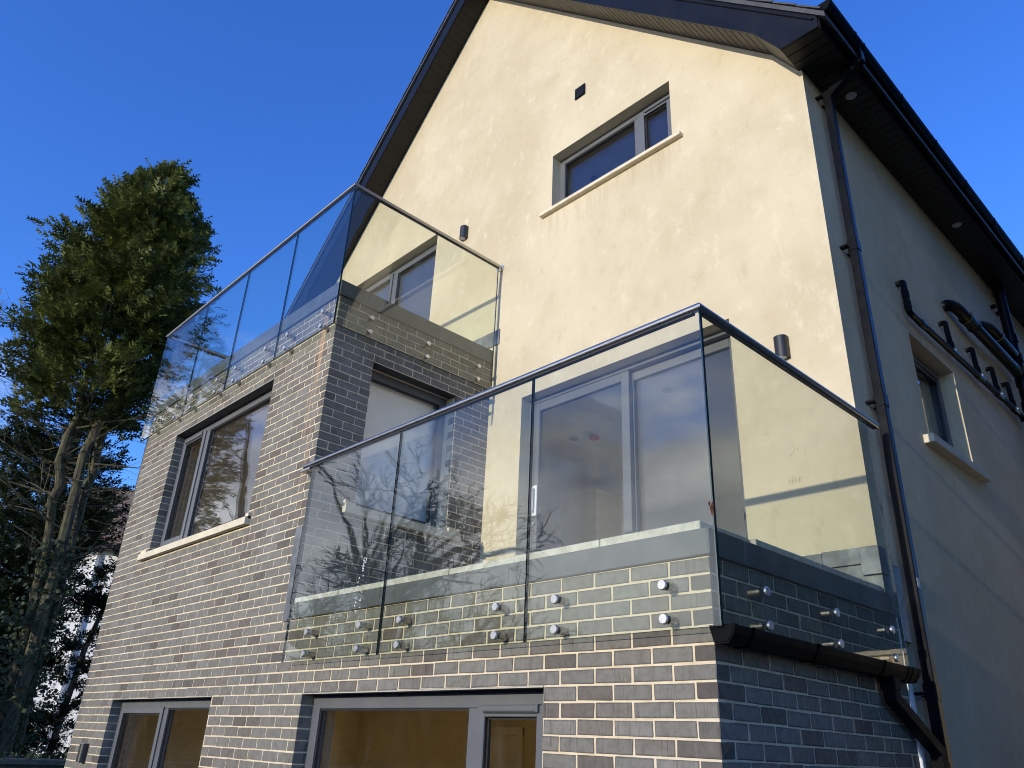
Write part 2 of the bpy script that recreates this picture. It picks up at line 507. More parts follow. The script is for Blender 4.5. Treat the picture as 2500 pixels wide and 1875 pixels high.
M['brownwall'] = simple('interior_undercoat', (0.84, 0.73, 0.48), 0.85, 0, 0.10, 1.5)
M['darkroom'] = simple('interior_grey_paint', (0.86, 0.86, 0.86), 0.9, 0, 0.08, 2.0)
M['floorwood'] = simple('interior_floor', (0.74, 0.70, 0.62), 0.6, 0, 0.15, 4.0)
M['doorpaint'] = simple('door_paint', (0.90, 0.82, 0.60), 0.6, 0, 0.06, 3.0)
M['white'] = simple('white_plastic', (0.70, 0.70, 0.68), 0.4, 0, 0.05, 8.0)
M['red'] = simple('red_plastic', (0.85, 0.04, 0.04), 0.4, 0, 0.1, 8.0)
M['cabinet'] = simple('cabinet_board', (0.52, 0.46, 0.38), 0.5, 0, 0.06, 3.0)
M['black'] = simple('black_glass', (0.01, 0.01, 0.012), 0.1)
M['lampbody'] = simple('lamp_body', (0.018, 0.019, 0.021), 0.42, 0, 0.1, 8.0)
M['lens'] = simple('lamp_lens', (0.42, 0.43, 0.45), 0.35, 0, 0.05, 8.0)
M['ground'] = simple('ground_gravel', (0.075, 0.072, 0.045), 0.95, 0, 0.35, 0.7, 0.02, 14.0)
M['paving'] = simple('patio_concrete', (0.13, 0.125, 0.115), 0.9, 0, 0.15, 1.2, 0.004, 30.0)
M['wallcap'] = simple('garden_wall_render', (0.10, 0.11, 0.085), 0.9, 0, 0.3, 3.0, 0.006, 40.0)
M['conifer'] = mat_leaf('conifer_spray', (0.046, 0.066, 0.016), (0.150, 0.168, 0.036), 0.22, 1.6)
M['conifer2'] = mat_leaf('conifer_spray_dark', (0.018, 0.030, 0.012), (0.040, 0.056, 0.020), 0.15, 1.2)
M['ivy'] = mat_leaf('ivy_leaf', (0.020, 0.036, 0.012), (0.055, 0.075, 0.028), 0.15, 6.0)
M['deadleaf'] = mat_leaf('dead_leaf', (0.10, 0.035, 0.018), (0.20, 0.075, 0.035), 0.3, 9.0)
M['bark'] = mat_bark('conifer_bark', (0.050, 0.044, 0.028), (0.135, 0.116, 0.066))
M['barkdark'] = mat_bark('bare_bark', (0.060, 0.050, 0.040), (0.14, 0.115, 0.085))
M['hwhite'] = simple('white_roughcast', (0.80, 0.79, 0.76), 0.9, 0, 0.05, 3.0, 0.004, 60.0)
M['htile'] = simple('brown_roof_tile', (0.22, 0.15, 0.10), 0.8, 0, 0.25, 9.0, 0.01, 16.0)
M['hbrown'] = simple('brown_cladding', (0.13, 0.075, 0.045), 0.7, 0, 0.2, 9.0)
M['hedgecore'] = simple('hedge_shade', (0.012, 0.016, 0.008), 0.9)
M['block'] = simple('pale_block', (0.50, 0.43, 0.30), 0.9, 0, 0.15, 3.0, 0.002, 90.0)
M['nextwall'] = simple('grey_roughcast', (0.10, 0.10, 0.098), 0.9, 0, 0.1, 3.0, 0.003, 80.0)
M['chalk'] = simple('white_marker', (0.80, 0.80, 0.80), 0.7, 0, 0.05, 30.0)
M['pencil'] = simple('pencil_mark', (0.36, 0.31, 0.23), 0.8, 0, 0.2, 60.0)
M['sticker'] = simple('paper_sticker', (0.75, 0.70, 0.58), 0.7, 0, 0.2, 60.0)

# ------------------------------------------------------------------ ground
GZ = -1.9
tag(MB().add([(-400, -400, GZ), (400, -400, GZ), (400, 400, GZ), (-400, 400, GZ)], [(0, 1, 2, 3)]).build('ground', M['ground'], fix=False), kind='structure')
tag(MB().box(-9.0, 3.2, -2.4, 12.0, GZ - 0.1, GZ + 0.012).build('patio', M['paving']), kind='structure')

# ------------------------------------------------------------------ the brick extension
D = 1.90             # face of the rendered gable
TX = -3.743          # tower corner
LX = -8.21           # left end of the brick front
TOPL, TOPT = 0.525, 3.45
ext = thing('brick_extension', 'dark blue brick extension with tall tower block and lower terrace block', 'building', (-4.1, 0.9, GZ))
H_LL = (-7.20, -4.85, -1.275, 0.0)
H_LR = (-3.38, -1.01, -1.275, 0.0)
H_TW = (-7.20, -4.82, 1.50, 2.925)
H_TS = (0.445, 1.46, 1.50, 2.925)       # (y0, y1, z0, z1) in the tower's return
FH = [H_LL, H_LR, H_TW]
g = 0.003
front_wall = sheet_wall('front_wall', M['mortar'], ext, LX + g, TX - g, GZ, TOPT, [(h[0] - g, h[1] + g, h[2] - g, h[3] + g) for h in (H_LL, H_TW)],
                        lambda u, z, n: (u, 0.0028 + n, z), 0.2922)
terrace_wall = sheet_wall('terrace_front_wall', M['mortar'], ext, TX - g, -g, GZ, TOPL, [(H_LR[0] - g, H_LR[1] + g, H_LR[2] - g, H_LR[3] + g)],
                          lambda u, z, n: (u, 0.0028 + n, z), 0.2922)
side_wall = sheet_wall('terrace_side_wall', M['mortar'], ext, 0.30, 2.0, GZ, TOPL, [], lambda u, z, n: (-0.0028 - n, u, z), 0.25)
tower_side = sheet_wall('tower_return_wall', M['mortar'], ext, 0.30, D + 0.2, 0.40, TOPT, [(H_TS[0] - g, H_TS[1] + g, H_TS[2] - g, H_TS[3] + g)],
                        lambda u, z, n: (TX - 0.0028 - n, u, z), 0.25)
MB().box(LX + 0.004, LX + 0.25, 0.30, D + 0.2, GZ, TOPT).build('tower_far_wall', M['mortar'], ext)
# mortar quoins so that the corners are solid behind the bricks
MB().box(-0.25, -0.005, 0.2951, 0.3, GZ, TOPL).build('corner_core', M['mortar'], ext)

BL = []      # bricks: (lo, hi, wall)
def clip_holes(a, b, z0, z1, holes):
    segs = [(a, b)]
    for h in holes:
        if z1 <= h[2] + 0.02 or z0 >= h[3] - 0.02: continue
        nx = []
        for s0, s1 in segs:
            if s1 <= h[0] or s0 >= h[1]: nx.append((s0, s1)); continue
            if s0 < h[0] - 0.02: nx.append((s0, h[0]))
            if s1 > h[1] + 0.02: nx.append((h[1], s1))
        segs = nx
    return segs
def is_edge(u, holes, z, ends):
    return any(abs(u - e) < 1e-4 for e in ends) or any(h[2] - 0.08 < z < h[3] + 0.08 and (abs(u - h[0]) < 1e-4 or abs(u - h[1]) < 1e-4) for h in holes)
for k in range(-25, 46):
    z0, z1 = 0.075 * k + 0.005, 0.075 * k + 0.070
    xr = 0.0 if k <= 6 else TX
    even = (k % 2 == 0)
    # ---- front face
    runs = []
    if even or k <= 6:
        start = 0.0
    pieces = []
    if even:
        n = 0
        while -0.225 * n > LX:
            pieces.append((-0.225 * n - 0.215, -0.225 * n)); n += 1
    else:
        pieces.append((-0.1025, 0.0)); n = 0
        while -0.1125 - 0.225 * n > LX:
            pieces.append((-0.1125 - 0.225 * n - 0.215, -0.1125 - 0.225 * n)); n += 1
    lim = xr
    if k > 6 and not even: lim = TX - 0.1125
    if k <= 6 and not even: lim = -0.1125
    for a, b in pieces:
        a, b = max(a, LX), min(b, lim)
        if b - a < 0.025: continue
        for s0, s1 in clip_holes(a, b, z0, z1, FH):
            if s1 - s0 < 0.02: continue
            deep = 0.1025 if is_edge(s0, FH, z0, (LX,)) or is_edge(s1, FH, z0, (xr,)) else 0.03
            BL.append(((s0, 0.0, z0), (s1, deep, z1), terrace_wall if (k <= 6 and (s0 + s1) / 2 > TX) else front_wall))
    # ---- returns
    for (xf, yend, klo, khi, holes, wall) in ((0.0, 2.0, -25, 6, [], side_wall), (TX, D, 7, 45, [H_TS], tower_side)):
        if not (klo <= k <= khi): continue
        ys = [(0.1125 + 0.225 * n, 0.1125 + 0.225 * n + 0.215) for n in range(10)] if even else [(0.225 * n, 0.225 * n + 0.215) for n in range(10)]
        for a, b in ys:
            b = min(b, yend)
            if b - a < 0.03: continue
            for s0, s1 in clip_holes(a, b, z0, z1, holes):
                if s1 - s0 < 0.02: continue
                deep = 0.1025 if (s0 < 0.01 or is_edge(s0, holes, z0, ()) or is_edge(s1, holes, z0, ())) else 0.03
                BL.append(((xf - deep, s0, z0), (xf, s1, z1), wall))

def shown(lo, hi):
    """rough size of a brick in the picture"""
    c = Vector([(lo[i] + hi[i]) / 2 for i in range(3)]) - CAMLOC
    zc = c.dot(c_fwd)
    if zc < 0.5: return 0
    u, v = 1250 + 1894.9 * c.dot(c_right) / zc, 937.5 + 1894.9 * c.dot(c_down) / zc
    if not (-20 < u < 2520 and -20 < v < 1895): return 0
    nrm = Vector((1, 0, 0)) if (hi[0] - lo[0] < 0.11 and hi[1] - lo[1] > hi[0] - lo[0]) else Vector((0, -1, 0))
    f = max(0.05, -c.normalized().dot(nrm))
    return (max(hi[0] - lo[0], hi[1] - lo[1])) * f / (zc * zc)

order = sorted(range(len(BL)), key=lambda i: -shown(BL[i][0], BL[i][1]))
singles = set(order[:300])
brick_meshes = {}
def brick_mesh(sx, sy, sz, variant, side):
    key = (round(sx, 4), round(sy, 4), variant, side)
    if key not in brick_meshes:
        rn = random.Random(int(sx * 10000) * 31 + int(sy * 10000) * 7 + variant)
        mb = MB().box(-sx / 2, sx / 2, -sy / 2, sy / 2, -sz / 2, sz / 2, 0.0022)
        ju, jv = (.0003, .0022) if side else (.0022, .0003)
        mb.v = [(x + rn.uniform(-ju, ju), y + rn.uniform(-jv, jv), z + rn.uniform(-.0022, .0022)) for x, y, z in mb.v]
        me = bpy.data.meshes.new('brick')
        me.from_pydata(mb.v, [], mb.f)
        bm = bmesh.new(); bm.from_mesh(me); bmesh.ops.recalc_face_normals(bm, faces=bm.faces[:]); bm.to_mesh(me); bm.free()
        me.materials.append(M['brick1'])
        brick_meshes[key] = me
    return brick_meshes[key]
rest = {}
for i, (lo, hi, wall) in enumerate(BL):
    size = [hi[j] - lo[j] for j in range(3)]
    cen = Vector([(hi[j] + lo[j]) / 2 for j in range(3)])
    side = wall is side_wall or wall is tower_side
    jn, jt = RND.uniform(-.0007, .0007), RND.uniform(-.001, .001)
    jit = Vector((jn if side else jt, jt if side else jn, RND.uniform(-.0012, .0012)))
    if i in singles:
        o = bpy.data.objects.new('brick', brick_mesh(*size, RND.randrange(4), side))
        COL.objects.link(o); o.parent = wall
        o.location = cen + jit - worldloc(wall)
        o.rotation_euler = (0, RND.uniform(-.006, .006), 0) if wall is not side_wall else (RND.uniform(-.006, .006), 0, 0)
    else:
        mb, tn = rest.setdefault(wall.name, (MB(), []))
        n0 = len(mb.f)
        lo2 = [lo[j] + jit[j] for j in range(3)]; hi2 = [hi[j] + jit[j] for j in range(3)]
        mb.box(lo2[0], hi2[0], lo2[1], hi2[1], lo2[2], hi2[2], 0.0022)
        tn += [RND.random()] * (len(mb.f) - n0)
        ju, jv = (.0003, .0015) if side else (.0015, .0003)
        mb.v[-24:] = [(x + RND.uniform(-ju, ju), y + RND.uniform(-jv, jv), z + RND.uniform(-.0018, .0018)) for x, y, z in mb.v[-24:]]
for wall in (front_wall, terrace_wall, side_wall, tower_side):
    if wall.name in rest:
        mb, tn = rest[wall.name]
        o = mb.build('brick_courses', M['brickN'], wall)
        at = o.data.attributes.new('tint', 'FLOAT', 'FACE')
        at.data.foreach_set('value', tn)
        tag(o, kind='stuff')

# lintels
for (a, b, zt, ax) in ((H_LL[0], H_LL[1], 0.0, 'y'), (H_LR[0], H_LR[1], 0.0, 'y'), (H_TW[0], H_TW[1], 2.925, 'y'), (H_TS[0], H_TS[1], 2.925, 'x')):
    mb = MB()
    if ax == 'y':
        mb.box(a - 0.012, b + 0.006, 0.002, 0.13, zt - 0.004, zt + 0.0035)
        mb.box(a - 0.004, b + 0.004, -0.007, 0.0015, zt - 0.006, zt + 0.001, mi=1)
    else:
        mb.box(TX - 0.13, TX - 0.002, a - 0.006, b + 0.006, zt - 0.004, zt + 0.0035)
        mb.box(TX - 0.0015, TX + 0.004, a, b, zt - 0.006, zt - 0.001, mi=1)
    mb.build('lintel', [M['lintel'], M['lintel_edge']], ext)

# decks, copings
MB().box(TX + 0.01, -0.03, 0.30, D, 0.42, 0.64).build('terrace_deck', M['lead'], ext)
MB().box(LX + 0.26, TX - 0.26, 0.29, D, 3.30, 3.52).build('tower_deck', M['lead'], ext)
MB().box(TX - 0.01, 0.018, -0.020, 0.28, TOPL + 0.003, 0.648, 0.003).box(-0.26, 0.018, 0.28, 2.02, TOPL + 0.003, 0.648, 0.003).build('terrace_coping', M['metal'], ext)
MB().box(LX - 0.02, TX + 0.020, -0.020, 0.28, TOPT - 0.006, 3.60, 0.003).box(TX - 0.26, TX + 0.020, 0.28, D, TOPT - 0.006, 3.60, 0.003).box(LX - 0.02, LX + 0.26, 0.28, D, TOPT - 0.006, 3.60, 0.003).build('tower_coping', M['metal'], ext)
for q in (-2.55, -1.31, -0.02): MB().box(q - 0.03, q + 0.03, -0.0225, -0.0202, TOPL + 0.006, 0.645).build('coping_lap', M['metal'], ext)
for q in (-7.0, -5.8, -4.6): MB().box(q - 0.03, q + 0.03, -0.0225, -0.0202, TOPT, 3.595).build('coping_lap', M['metal'], ext)
x = TX + 0.05
i = 0
while x < -0.04:
    w = (0.62, 0.60, 0.64, 0.58)[i % 4]
    MB().box(x + 0.002, min(x + w, -0.012) - 0.002, -0.006 + 0.003 * (i % 2), 0.42, 0.6485, 0.690 + 0.002 * (i % 3 - 1), 0.004).build('paving_slab', M['slab'], ext)
    x += w; i += 1
y = 0.43
while y < 1.8:
    MB().box(-0.42, -0.006, y + 0.003, min(y + 0.6, 1.885) - 0.003, 0.6485, 0.690, 0.004).build('paving_slab', M['slab'], ext)
    y += 0.6
MB().box(TX + 0.02, -0.43, 0.43, 1.885, 0.6405, 0.684).build('paving_field', M['slab'], ext)
MB().box(LX + 0.28, TX - 0.28, 0.29, 1.885, 3.5205, 3.59).build('tower_paving', M['slab'], ext)
# flashings
MB().box(TX - 0.105, TX - 0.004, -0.009, -0.003, 0.93, 1.27, 0.001).box(TX - 0.075, TX - 0.004, -0.012, -0.006, 0.52, 0.95, 0.001).build('lead_flashing', M['lead'], ext)
MB().box(-0.004, 0.016, 2.003, 2.045, GZ, 0.58, 0.004).build('sealant_strip', M['whitetrim'], ext)

# ------------------------------------------------------------------ windows
def face_y(yf):  return lambda u, n, z: (u, yf - n, z)          # facing -Y, n metres proud of yf
def face_x(xf):  return lambda u, n, z: (xf + n, u, z)          # facing +X
def window(parent, name, tf, u0, u1, z0, z1, fr=0.065, mullions=(), sashes=(), vents=(), depth=0.07, label=None, blind=None):
    """a framed window filling u0..u1, z0..z1; the frame's face lies at n = 0"""
    w = bpy.data.objects.new(name, None); w.empty_display_size = 0.1; COL.objects.link(w); w.parent = parent
    w.location = Vector(tf((u0 + u1) / 2, 0, z0)) - worldloc(parent)
    if label: w['label'] = label
    e = 0.006
    mb = MB(tf)
    mb.box(u0 - e, u0 + fr, -depth, 0, z0 - e, z1 + e, 0.004).box(u1 - fr, u1 + e, -depth, 0, z0 - e, z1 + e, 0.004)
    mb.box(u0 + fr, u1 - fr, -depth, -0.001, z1 - fr, z1 + e, 0.004).box(u0 + fr, u1 - fr, -depth, -0.001, z0 - e, z0 + fr, 0.004)
    for m in mullions: mb.box(m - fr * 0.62, m + fr * 0.62, -depth, -0.001, z0 + fr, z1 - fr, 0.004)
    mb.build('frame', M['frame'], w)
    ed = [u0 + fr] + [q for m in mullions for q in (m - fr * 0.62, m + fr * 0.62)] + [u1 - fr]
    for i in range(len(ed) // 2):
        a, b = ed[2 * i], ed[2 * i + 1]; c, d2 = z0 + fr, z1 - fr
        if i in sashes:
            s = 0.058
            sb = MB(tf)
            t0, t1 = a - 0.012, b + 0.012; q0, q1 = c - 0.012, d2 + 0.012
            sb.box(t0, t0 + s, 0.0, 0.016, q0, q1, 0.004).box(t1 - s, t1, 0.0, 0.016, q0, q1, 0.004)
            sb.box(t0 + s, t1 - s, 0.0, 0.0155, q1 - s, q1, 0.004).box(t0 + s, t1 - s, 0.0, 0.0155, q0, q0 + s, 0.004)
            sb.build('sash', M['frame'], w)
            a, b, c, d2 = t0 + s, t1 - s, q0 + s, q1 - s
        gm = MB(tf)
        for (p0, p1, r0, r1) in ((a, a + 0.012, c, d2), (b - 0.012, b, c, d2), (a + 0.012, b - 0.012, d2 - 0.012, d2), (a + 0.012, b - 0.012, c, c + 0.012)):
            gm.box(p0, p1, -0.030, -0.012, r0, r1)
        gm.build('gasket', M['framedark'], w)
        MB(tf).box(a - 0.004, b + 0.004, -0.050, -0.026, c - 0.004, d2 + 0.004).build('pane', M['pane'], w)
    for (a, b, z) in vents:
        MB(tf).box(a, b, 0.0, 0.030, z - 0.02, z + 0.016, 0.006).box(b - 0.014, b + 0.002, 0.0, 0.034, z - 0.024, z + 0.018, 0.003).build('trickle_vent', M['frame'], w)
        MB(tf).box(a + 0.01, b - 0.02, 0.0, 0.026, z - 0.026, z - 0.0205).build('vent_slot', M['framedark'], w)
    return w

window(ext, 'window', face_y(0.105), H_LR[0], H_LR[1], H_LR[2], H_LR[3] - 0.008, 0.085, (-1.64,), (1,), ((-1.55, -1.12, -0.095),), label='wide casement window below the terrace, brown room behind')
wl_ = window(ext, 'window', face_y(0.105), H_LL[0], H_LL[1], H_LL[2], H_LL[3] - 0.008, 0.075, (-6.02,), (0,), (), label='casement window below the tower window')
window(ext, 'window', face_y(0.105), H_TW[0], H_TW[1], H_TW[2] + 0.03, H_TW[3] - 0.008, 0.075, (-6.52,), (0,), ((-7.10, -6.62, 2.835),), label='tower front window mirroring bare branches')
window(ext, 'window', face_x(TX - 0.165), H_TS[0], H_TS[1], H_TS[2] + 0.03, H_TS[3] - 0.008, 0.075, (), (), (), label='tower return window mirroring the pale wall')
def sill(parent, tf, u0, u1, a0, a1, zb, zt, proj, back, mat):
    mb = MB(tf)
    vs = [(u0, proj, zb), (u1, proj, zb), (u1, proj, zt - 0.012), (u0, proj, zt - 0.012), (u0, -back, zb), (u1, -back, zb), (u1, -back, zt + 0.03), (u0, -back, zt + 0.03)]
    mb.add(vs, [(0, 1, 2, 3), (4, 7, 6, 5), (3, 2, 6, 7), (0, 4, 5, 1), (0, 3, 7, 4), (1, 5, 6, 2)])
    if a0 is not None:
        mb.box(u0, a0, -0.03, proj - 0.02, zt - 0.03, zt + 0.028, 0.003).box(a1, u1, -0.03, proj - 0.02, zt - 0.03, zt + 0.028, 0.003)
    return mb.build('window_sill', mat, parent)
sill(ext, face_y(0.0), -7.365, -4.755, -7.21, -4.81, 1.442, 1.520, 0.05, 0.11, M['sill'])
sill(ext, face_x(TX), 0.33, 1.605, 0.436, 1.469, 1.452, 1.535, 0.05, 0.11, M['sill'])

# rooms behind the extension's windows
def room(parent, x0, x1, y0, y1, z0, z1, wallm, ceilm, floorm):
    MB().add([(x0, y1, z0), (x1, y1, z0), (x1, y1, z1), (x0, y1, z1), (x0, y0, z0), (x0, y0, z1), (x1, y0, z0), (x1, y0, z1)],
             [(0, 1, 2, 3), (4, 0, 3, 5), (1, 6, 7, 2)]).build('room_wall', wallm, parent, fix=False)
    MB().add([(x0, y0, z1), (x1, y0, z1), (x1, y1, z1), (x0, y1, z1)], [(0, 1, 2, 3)]).build('room_ceiling', ceilm, parent, fix=False)
    MB().add([(x0, y0, z0), (x1, y0, z0), (x1, y1, z0), (x0, y1, z0)], [(0, 1, 2, 3)]).build('room_floor', floorm, parent, fix=False)
room(ext, -7.90, -0.32, 0.296, 3.5, GZ + 0.05, 0.36, M['brownwall'], M['brownwall'], M['brownwall'])
room(ext, -7.93, TX - 0.26, 0.296, D + 0.1, 0.45, 3.25, M['darkroom'], M['darkroom'], M['floorwood'])
rd = MB().box(-5.58, -4.76, 3.488, 3.498, GZ + 0.06, -0.155, 0.003).build('room_door', M['doorpaint'], ext)
MB().box(-5.66, -5.585, 3.472, 3.498, GZ + 0.06, -0.075, 0.004).box(-4.755, -4.68, 3.472, 3.498, GZ + 0.06, -0.075, 0.004).box(-5.66, -4.68, 3.476, 3.498, -0.150, -0.070, 0.004).build('architrave', M['doorpaint'], rd)
MB().cyl((-4.84, 3.487, -1.0), (-4.84, 3.44, -1.0), 0.02, 10).build('knob', M['steelcap'], rd, smooth=True)

# ------------------------------------------------------------------ the rendered house
HX0, HX1 = -8.52, -0.003
house = thing('rendered_house', 'gabled house in sand coloured render with black eaves', 'house', (-4.26, 6.0, GZ))
AX, AZ, SL = -4.262, 9.63, 1.07
H_TOP = (-2.90, -1.31, 5.05, 5.805)
H_UP = (-7.35, -4.97, 3.62, 5.775)
H_DOOR = (-3.25, -0.88, 0.74, 2.905)
gable = sheet_wall('gable_wall', M['render'], house, HX0, HX1, 0.86, AZ + 0.1, [H_TOP, H_UP, H_DOOR], lambda u, z, n: (u, D + n, z), 0.30,
                   clips=(((AX, AZ), (SL, 1.0)), ((AX, AZ), (-SL, 1.0))))
sheet_wall('gable_base', M['lead'], house, HX0, HX1, 0.40, 0.858, [(H_DOOR[0], H_DOOR[1], 0.74, 0.9)], lambda u, z, n: (u, D + 0.006 + n, z), 0.29)
H_SIDE = (3.262, 4.278, 2.05, 3.022)
sheet_wall('side_wall', M['render'], house, D + 0.302, 12.0, GZ, 5.06, [H_SIDE], lambda u, z, n: (HX1 - n, u, z), 0.30)
MB().box(HX0, HX0 + 0.3, D + 0.302, 12.0, GZ, 5.06).build('far_side_wall', M['render'], house)
MB().box(HX0, HX1, 12.0, 12.3, GZ, 5.06).build('rear_wall', M['render'], house)
# pencil scribbles left on the render
mk = MB()
def stroke(mb, pts, o, sc, tf, w=0.0016):
    mb.tube([tf(o[0] + p[0] * sc, o[1] + p[1] * sc) for p in pts], w, 5)
tfw = lambda u, z: (u, D - 0.0006, z)
for pts in ([(0, 0), (.06, 1)], [(.45, .02), (.5, 1)], [(.03, .5), (.48, .52)], [(1.1, .75), (.8, .8), (.7, .4), (.85, .1), (1.1, .2), (1.1, .42), (.95, .42)], [(1.35, .0), (1.42, .8)], [(1.75, .6), (1.4, .32), (1.8, .02)]):
    stroke(mk, pts, (-0.53, 1.445), 0.055, tfw)
for pts in ([(0, 0), (.5, .4)], [(.8, .6), (1.0, 1.0)], [(1.3, .7), (1.5, 1.1)], [(2.3, -.2), (2.5, .3)]):
    stroke(mk, pts, (-0.51, 1.64), 0.05, tfw)
mk.build('pencil_marks', M['pencil'], gable)

# lead upstand and flashings where the terraces meet the gable
MB().box(-0.36, 0.003, D - 0.012, D - 0.002, 0.842, 0.945, 0.002).box(TX + 0.02, -0.362, D - 0.010, D - 0.002, 0.835, 0.940, 0.002).build('flashing_strip', M['lead'], house)
MB().box(-0.115, 0.006, D - 0.017, D - 0.0125, 0.770, 0.940, 0.002).box(-0.002, 0.006, D - 0.0124, D + 0.10, 0.775, 0.942, 0.002).build('flashing_corner', M['lead'], house)
MB().box(-4.6, -3.633, D - 0.012, D - 0.002, 3.655, 3.842, 0.003).build('flashing_strip', M['lead'], house)
MB().box(TX + 0.022, HX1 - 0.004, D - 0.020, D + 0.001, 0.946, 0.954, 0.001).build('render_bead', M['sill'], house) if False else None

# windows and door of the house
window(house, 'window', face_y(D + 0.125), H_TOP[0], H_TOP[1], H_TOP[2], H_TOP[3], 0.072, (-1.80,), (1,), ((-1.70, -1.36, 5.735),), label='long window high under the gable peak')
window(house, 'window', face_y(D + 0.125), H_UP[0], H_UP[1], H_UP[2], H_UP[3], 0.075, (-6.07,), (0, 1), (), label='tall window opening onto the tower terrace')
window(house, 'window', face_x(HX1 - 0.13), H_SIDE[0], H_SIDE[1], H_SIDE[2] + 0.02, H_SIDE[3], 0.065, (), (0,), ((3.36, 4.15, 2.955),), label='small window in the shaded side wall')
MB().box(-3.04, -1.19, D - 0.055, D + 0.13, 5.006, 5.046, 0.003).build('window_sill', M['sill'], house)
MB().box(HX1 - 0.13, HX1 + 0.075, 3.13, 4.41, 1.985, 2.055, 0.004).build('window_sill', M['sill'], house)
# two-leaf sliding door
dw = window(house, 'sliding_door', face_y(D + 0.125), H_DOOR[0], H_DOOR[1], H_DOOR[2], H_DOOR[3], 0.045, (), (), (), 0.12, label='two-leaf sliding door onto the lower terrace')
for ch in list(dw.children):
    if ch.name.startswith(('pane', 'gasket')): bpy.data.objects.remove(ch)
def leaf(u0, u1, n0, n1, st):
    tf = face_y(D + 0.125); z0, z1 = H_DOOR[2] + 0.045, H_DOOR[3] - 0.045
    sb = MB(tf).box(u0, u0 + st, n0, n1, z0, z1, 0.004).box(u1 - st, u1, n0, n1, z0, z1, 0.004)
    sb.box(u0 + st, u1 - st, n0, n1 - 0.001, z1 - st, z1, 0.004).box(u0 + st, u1 - st, n0, n1 - 0.001, z0, z0 + st, 0.004)
    sb.build('door_leaf', M['frame'], dw)
    MB(tf).box(u0 + st - 0.004, u1 - st + 0.004, (n0 + n1) / 2 - 0.014, (n0 + n1) / 2 + 0.010, z0 + st - 0.004, z1 - st + 0.004).build('pane', M['pane'], dw)
leaf(-3.21, -2.005, -0.058, -0.008, 0.088)
leaf(-2.085, -0.92, -0.115, -0.065, 0.088)
hd = MB(face_y(D + 0.125))
hd.tube([(-3.155, -0.008, 1.96), (-3.155, 0.035, 1.96), (-3.155, 0.035, 1.74), (-3.155, -0.008, 1.74)], 0.011, 8)
hd.box(-3.185, -3.125, -0.010, 0.003, 1.70, 2.0, 0.006)
hd.build('door_handle', M['white'], dw, smooth=True)
MB(face_y(D + 0.125)).cyl((-3.155, -0.010, 1.63), (-3.155, 0.006, 1.63), 0.017).build('lock_cylinder', M['steelcap'], dw, smooth=True)

# rooms of the house
room(house, -6.6, -0.33, D + 0.301, 6.3, 0.74, 3.03, M['plaster'], M['plaster'], M['floorwood'])
room(house, -8.15, -3.93, D + 0.301, 5.5, 3.6, 6.3, M['darkroom'], M['darkroom'], M['floorwood'])
room(house, -3.90, -0.33, D + 0.301, 5.5, 4.0, 6.22, M['darkroom'], M['darkroom'], M['floorwood'])

# roof, verge and eaves
V0, E1 = D - 0.30, 0.30
rz = lambda x: AZ - SL * abs(x - AX)
dz = 0.335
rf = MB()
for sgn in (1, -1):
    xe = AX + sgn * (E1 - AX)
    ze = AZ - SL * (E1 - AX)
    poly = [(AX, AZ + dz), (xe + sgn * 0.07, ze + dz - SL * 0.07), (xe + sgn * 0.07, ze + dz + 0.055 - SL * 0.07), (AX, AZ + dz + 0.055)]
    rf.prism(poly, V0 - 0.035, 12.4)
rf.build('roof', M['roof'], house)
roof_o = house.children[-1]
# slate courses showing along the verge
for sgn in (1, -1):
    mb = MB()
    L = (E1 - AX) * math.hypot(1, SL)
    ca, sa = 1 / math.hypot(1, SL), SL / math.hypot(1, SL)
    s = 0.0
    while s < L:
        x0 = AX + sgn * ca * s; z0 = AZ + dz + 0.057 - sa * s
        x1 = AX + sgn * ca * (s + 0.27); z1 = AZ + dz + 0.057 - sa * (s + 0.27)
        mb.prism([(x0, z0), (x1, z1 + 0.012), (x1 + sgn * 0.008, z1 + 0.024), (x0 + sgn * 0.008, z0 + 0.012)], V0 - 0.05, V0 + 0.35)
        s += 0.27
    mb.build('verge_slates', M['roof'], roof_o)
XR = E1
fz = 4.970
barge = MB().prism([(AX, AZ), (-0.237, rz(-0.237)), (-0.026, fz), (XR, fz), (XR, rz(XR) + dz + 0.09), (XR - 0.02, rz(XR - 0.02) + dz), (AX, AZ + dz)], V0 - 0.018, V0)
barge.build('bargeboard', M['fascia'], house)
mx = lambda x: 2 * AX - x
MB().prism([(AX - 0.0005, AZ), (AX - 0.0005, AZ + dz), (mx(XR - 0.02), rz(XR - 0.02) + dz), (mx(XR), fz + 0.22), (mx(XR), fz), (mx(-0.026), fz), (mx(-0.237), rz(-0.237))], V0 - 0.018, V0).build('bargeboard', M['fascia'], house)
# trim batten along the verge (bright nose of the cladding)
for sgn in (1, -1):
    x1 = AX + sgn * (XR - 0.03 - AX)
    MB().tube([(AX, V0 - 0.024, AZ + dz - 0.05), (x1, V0 - 0.024, rz(XR - 0.03) + dz - 0.05)], 0.010, 6).build('verge_bead', M['fascia'], house, smooth=True)
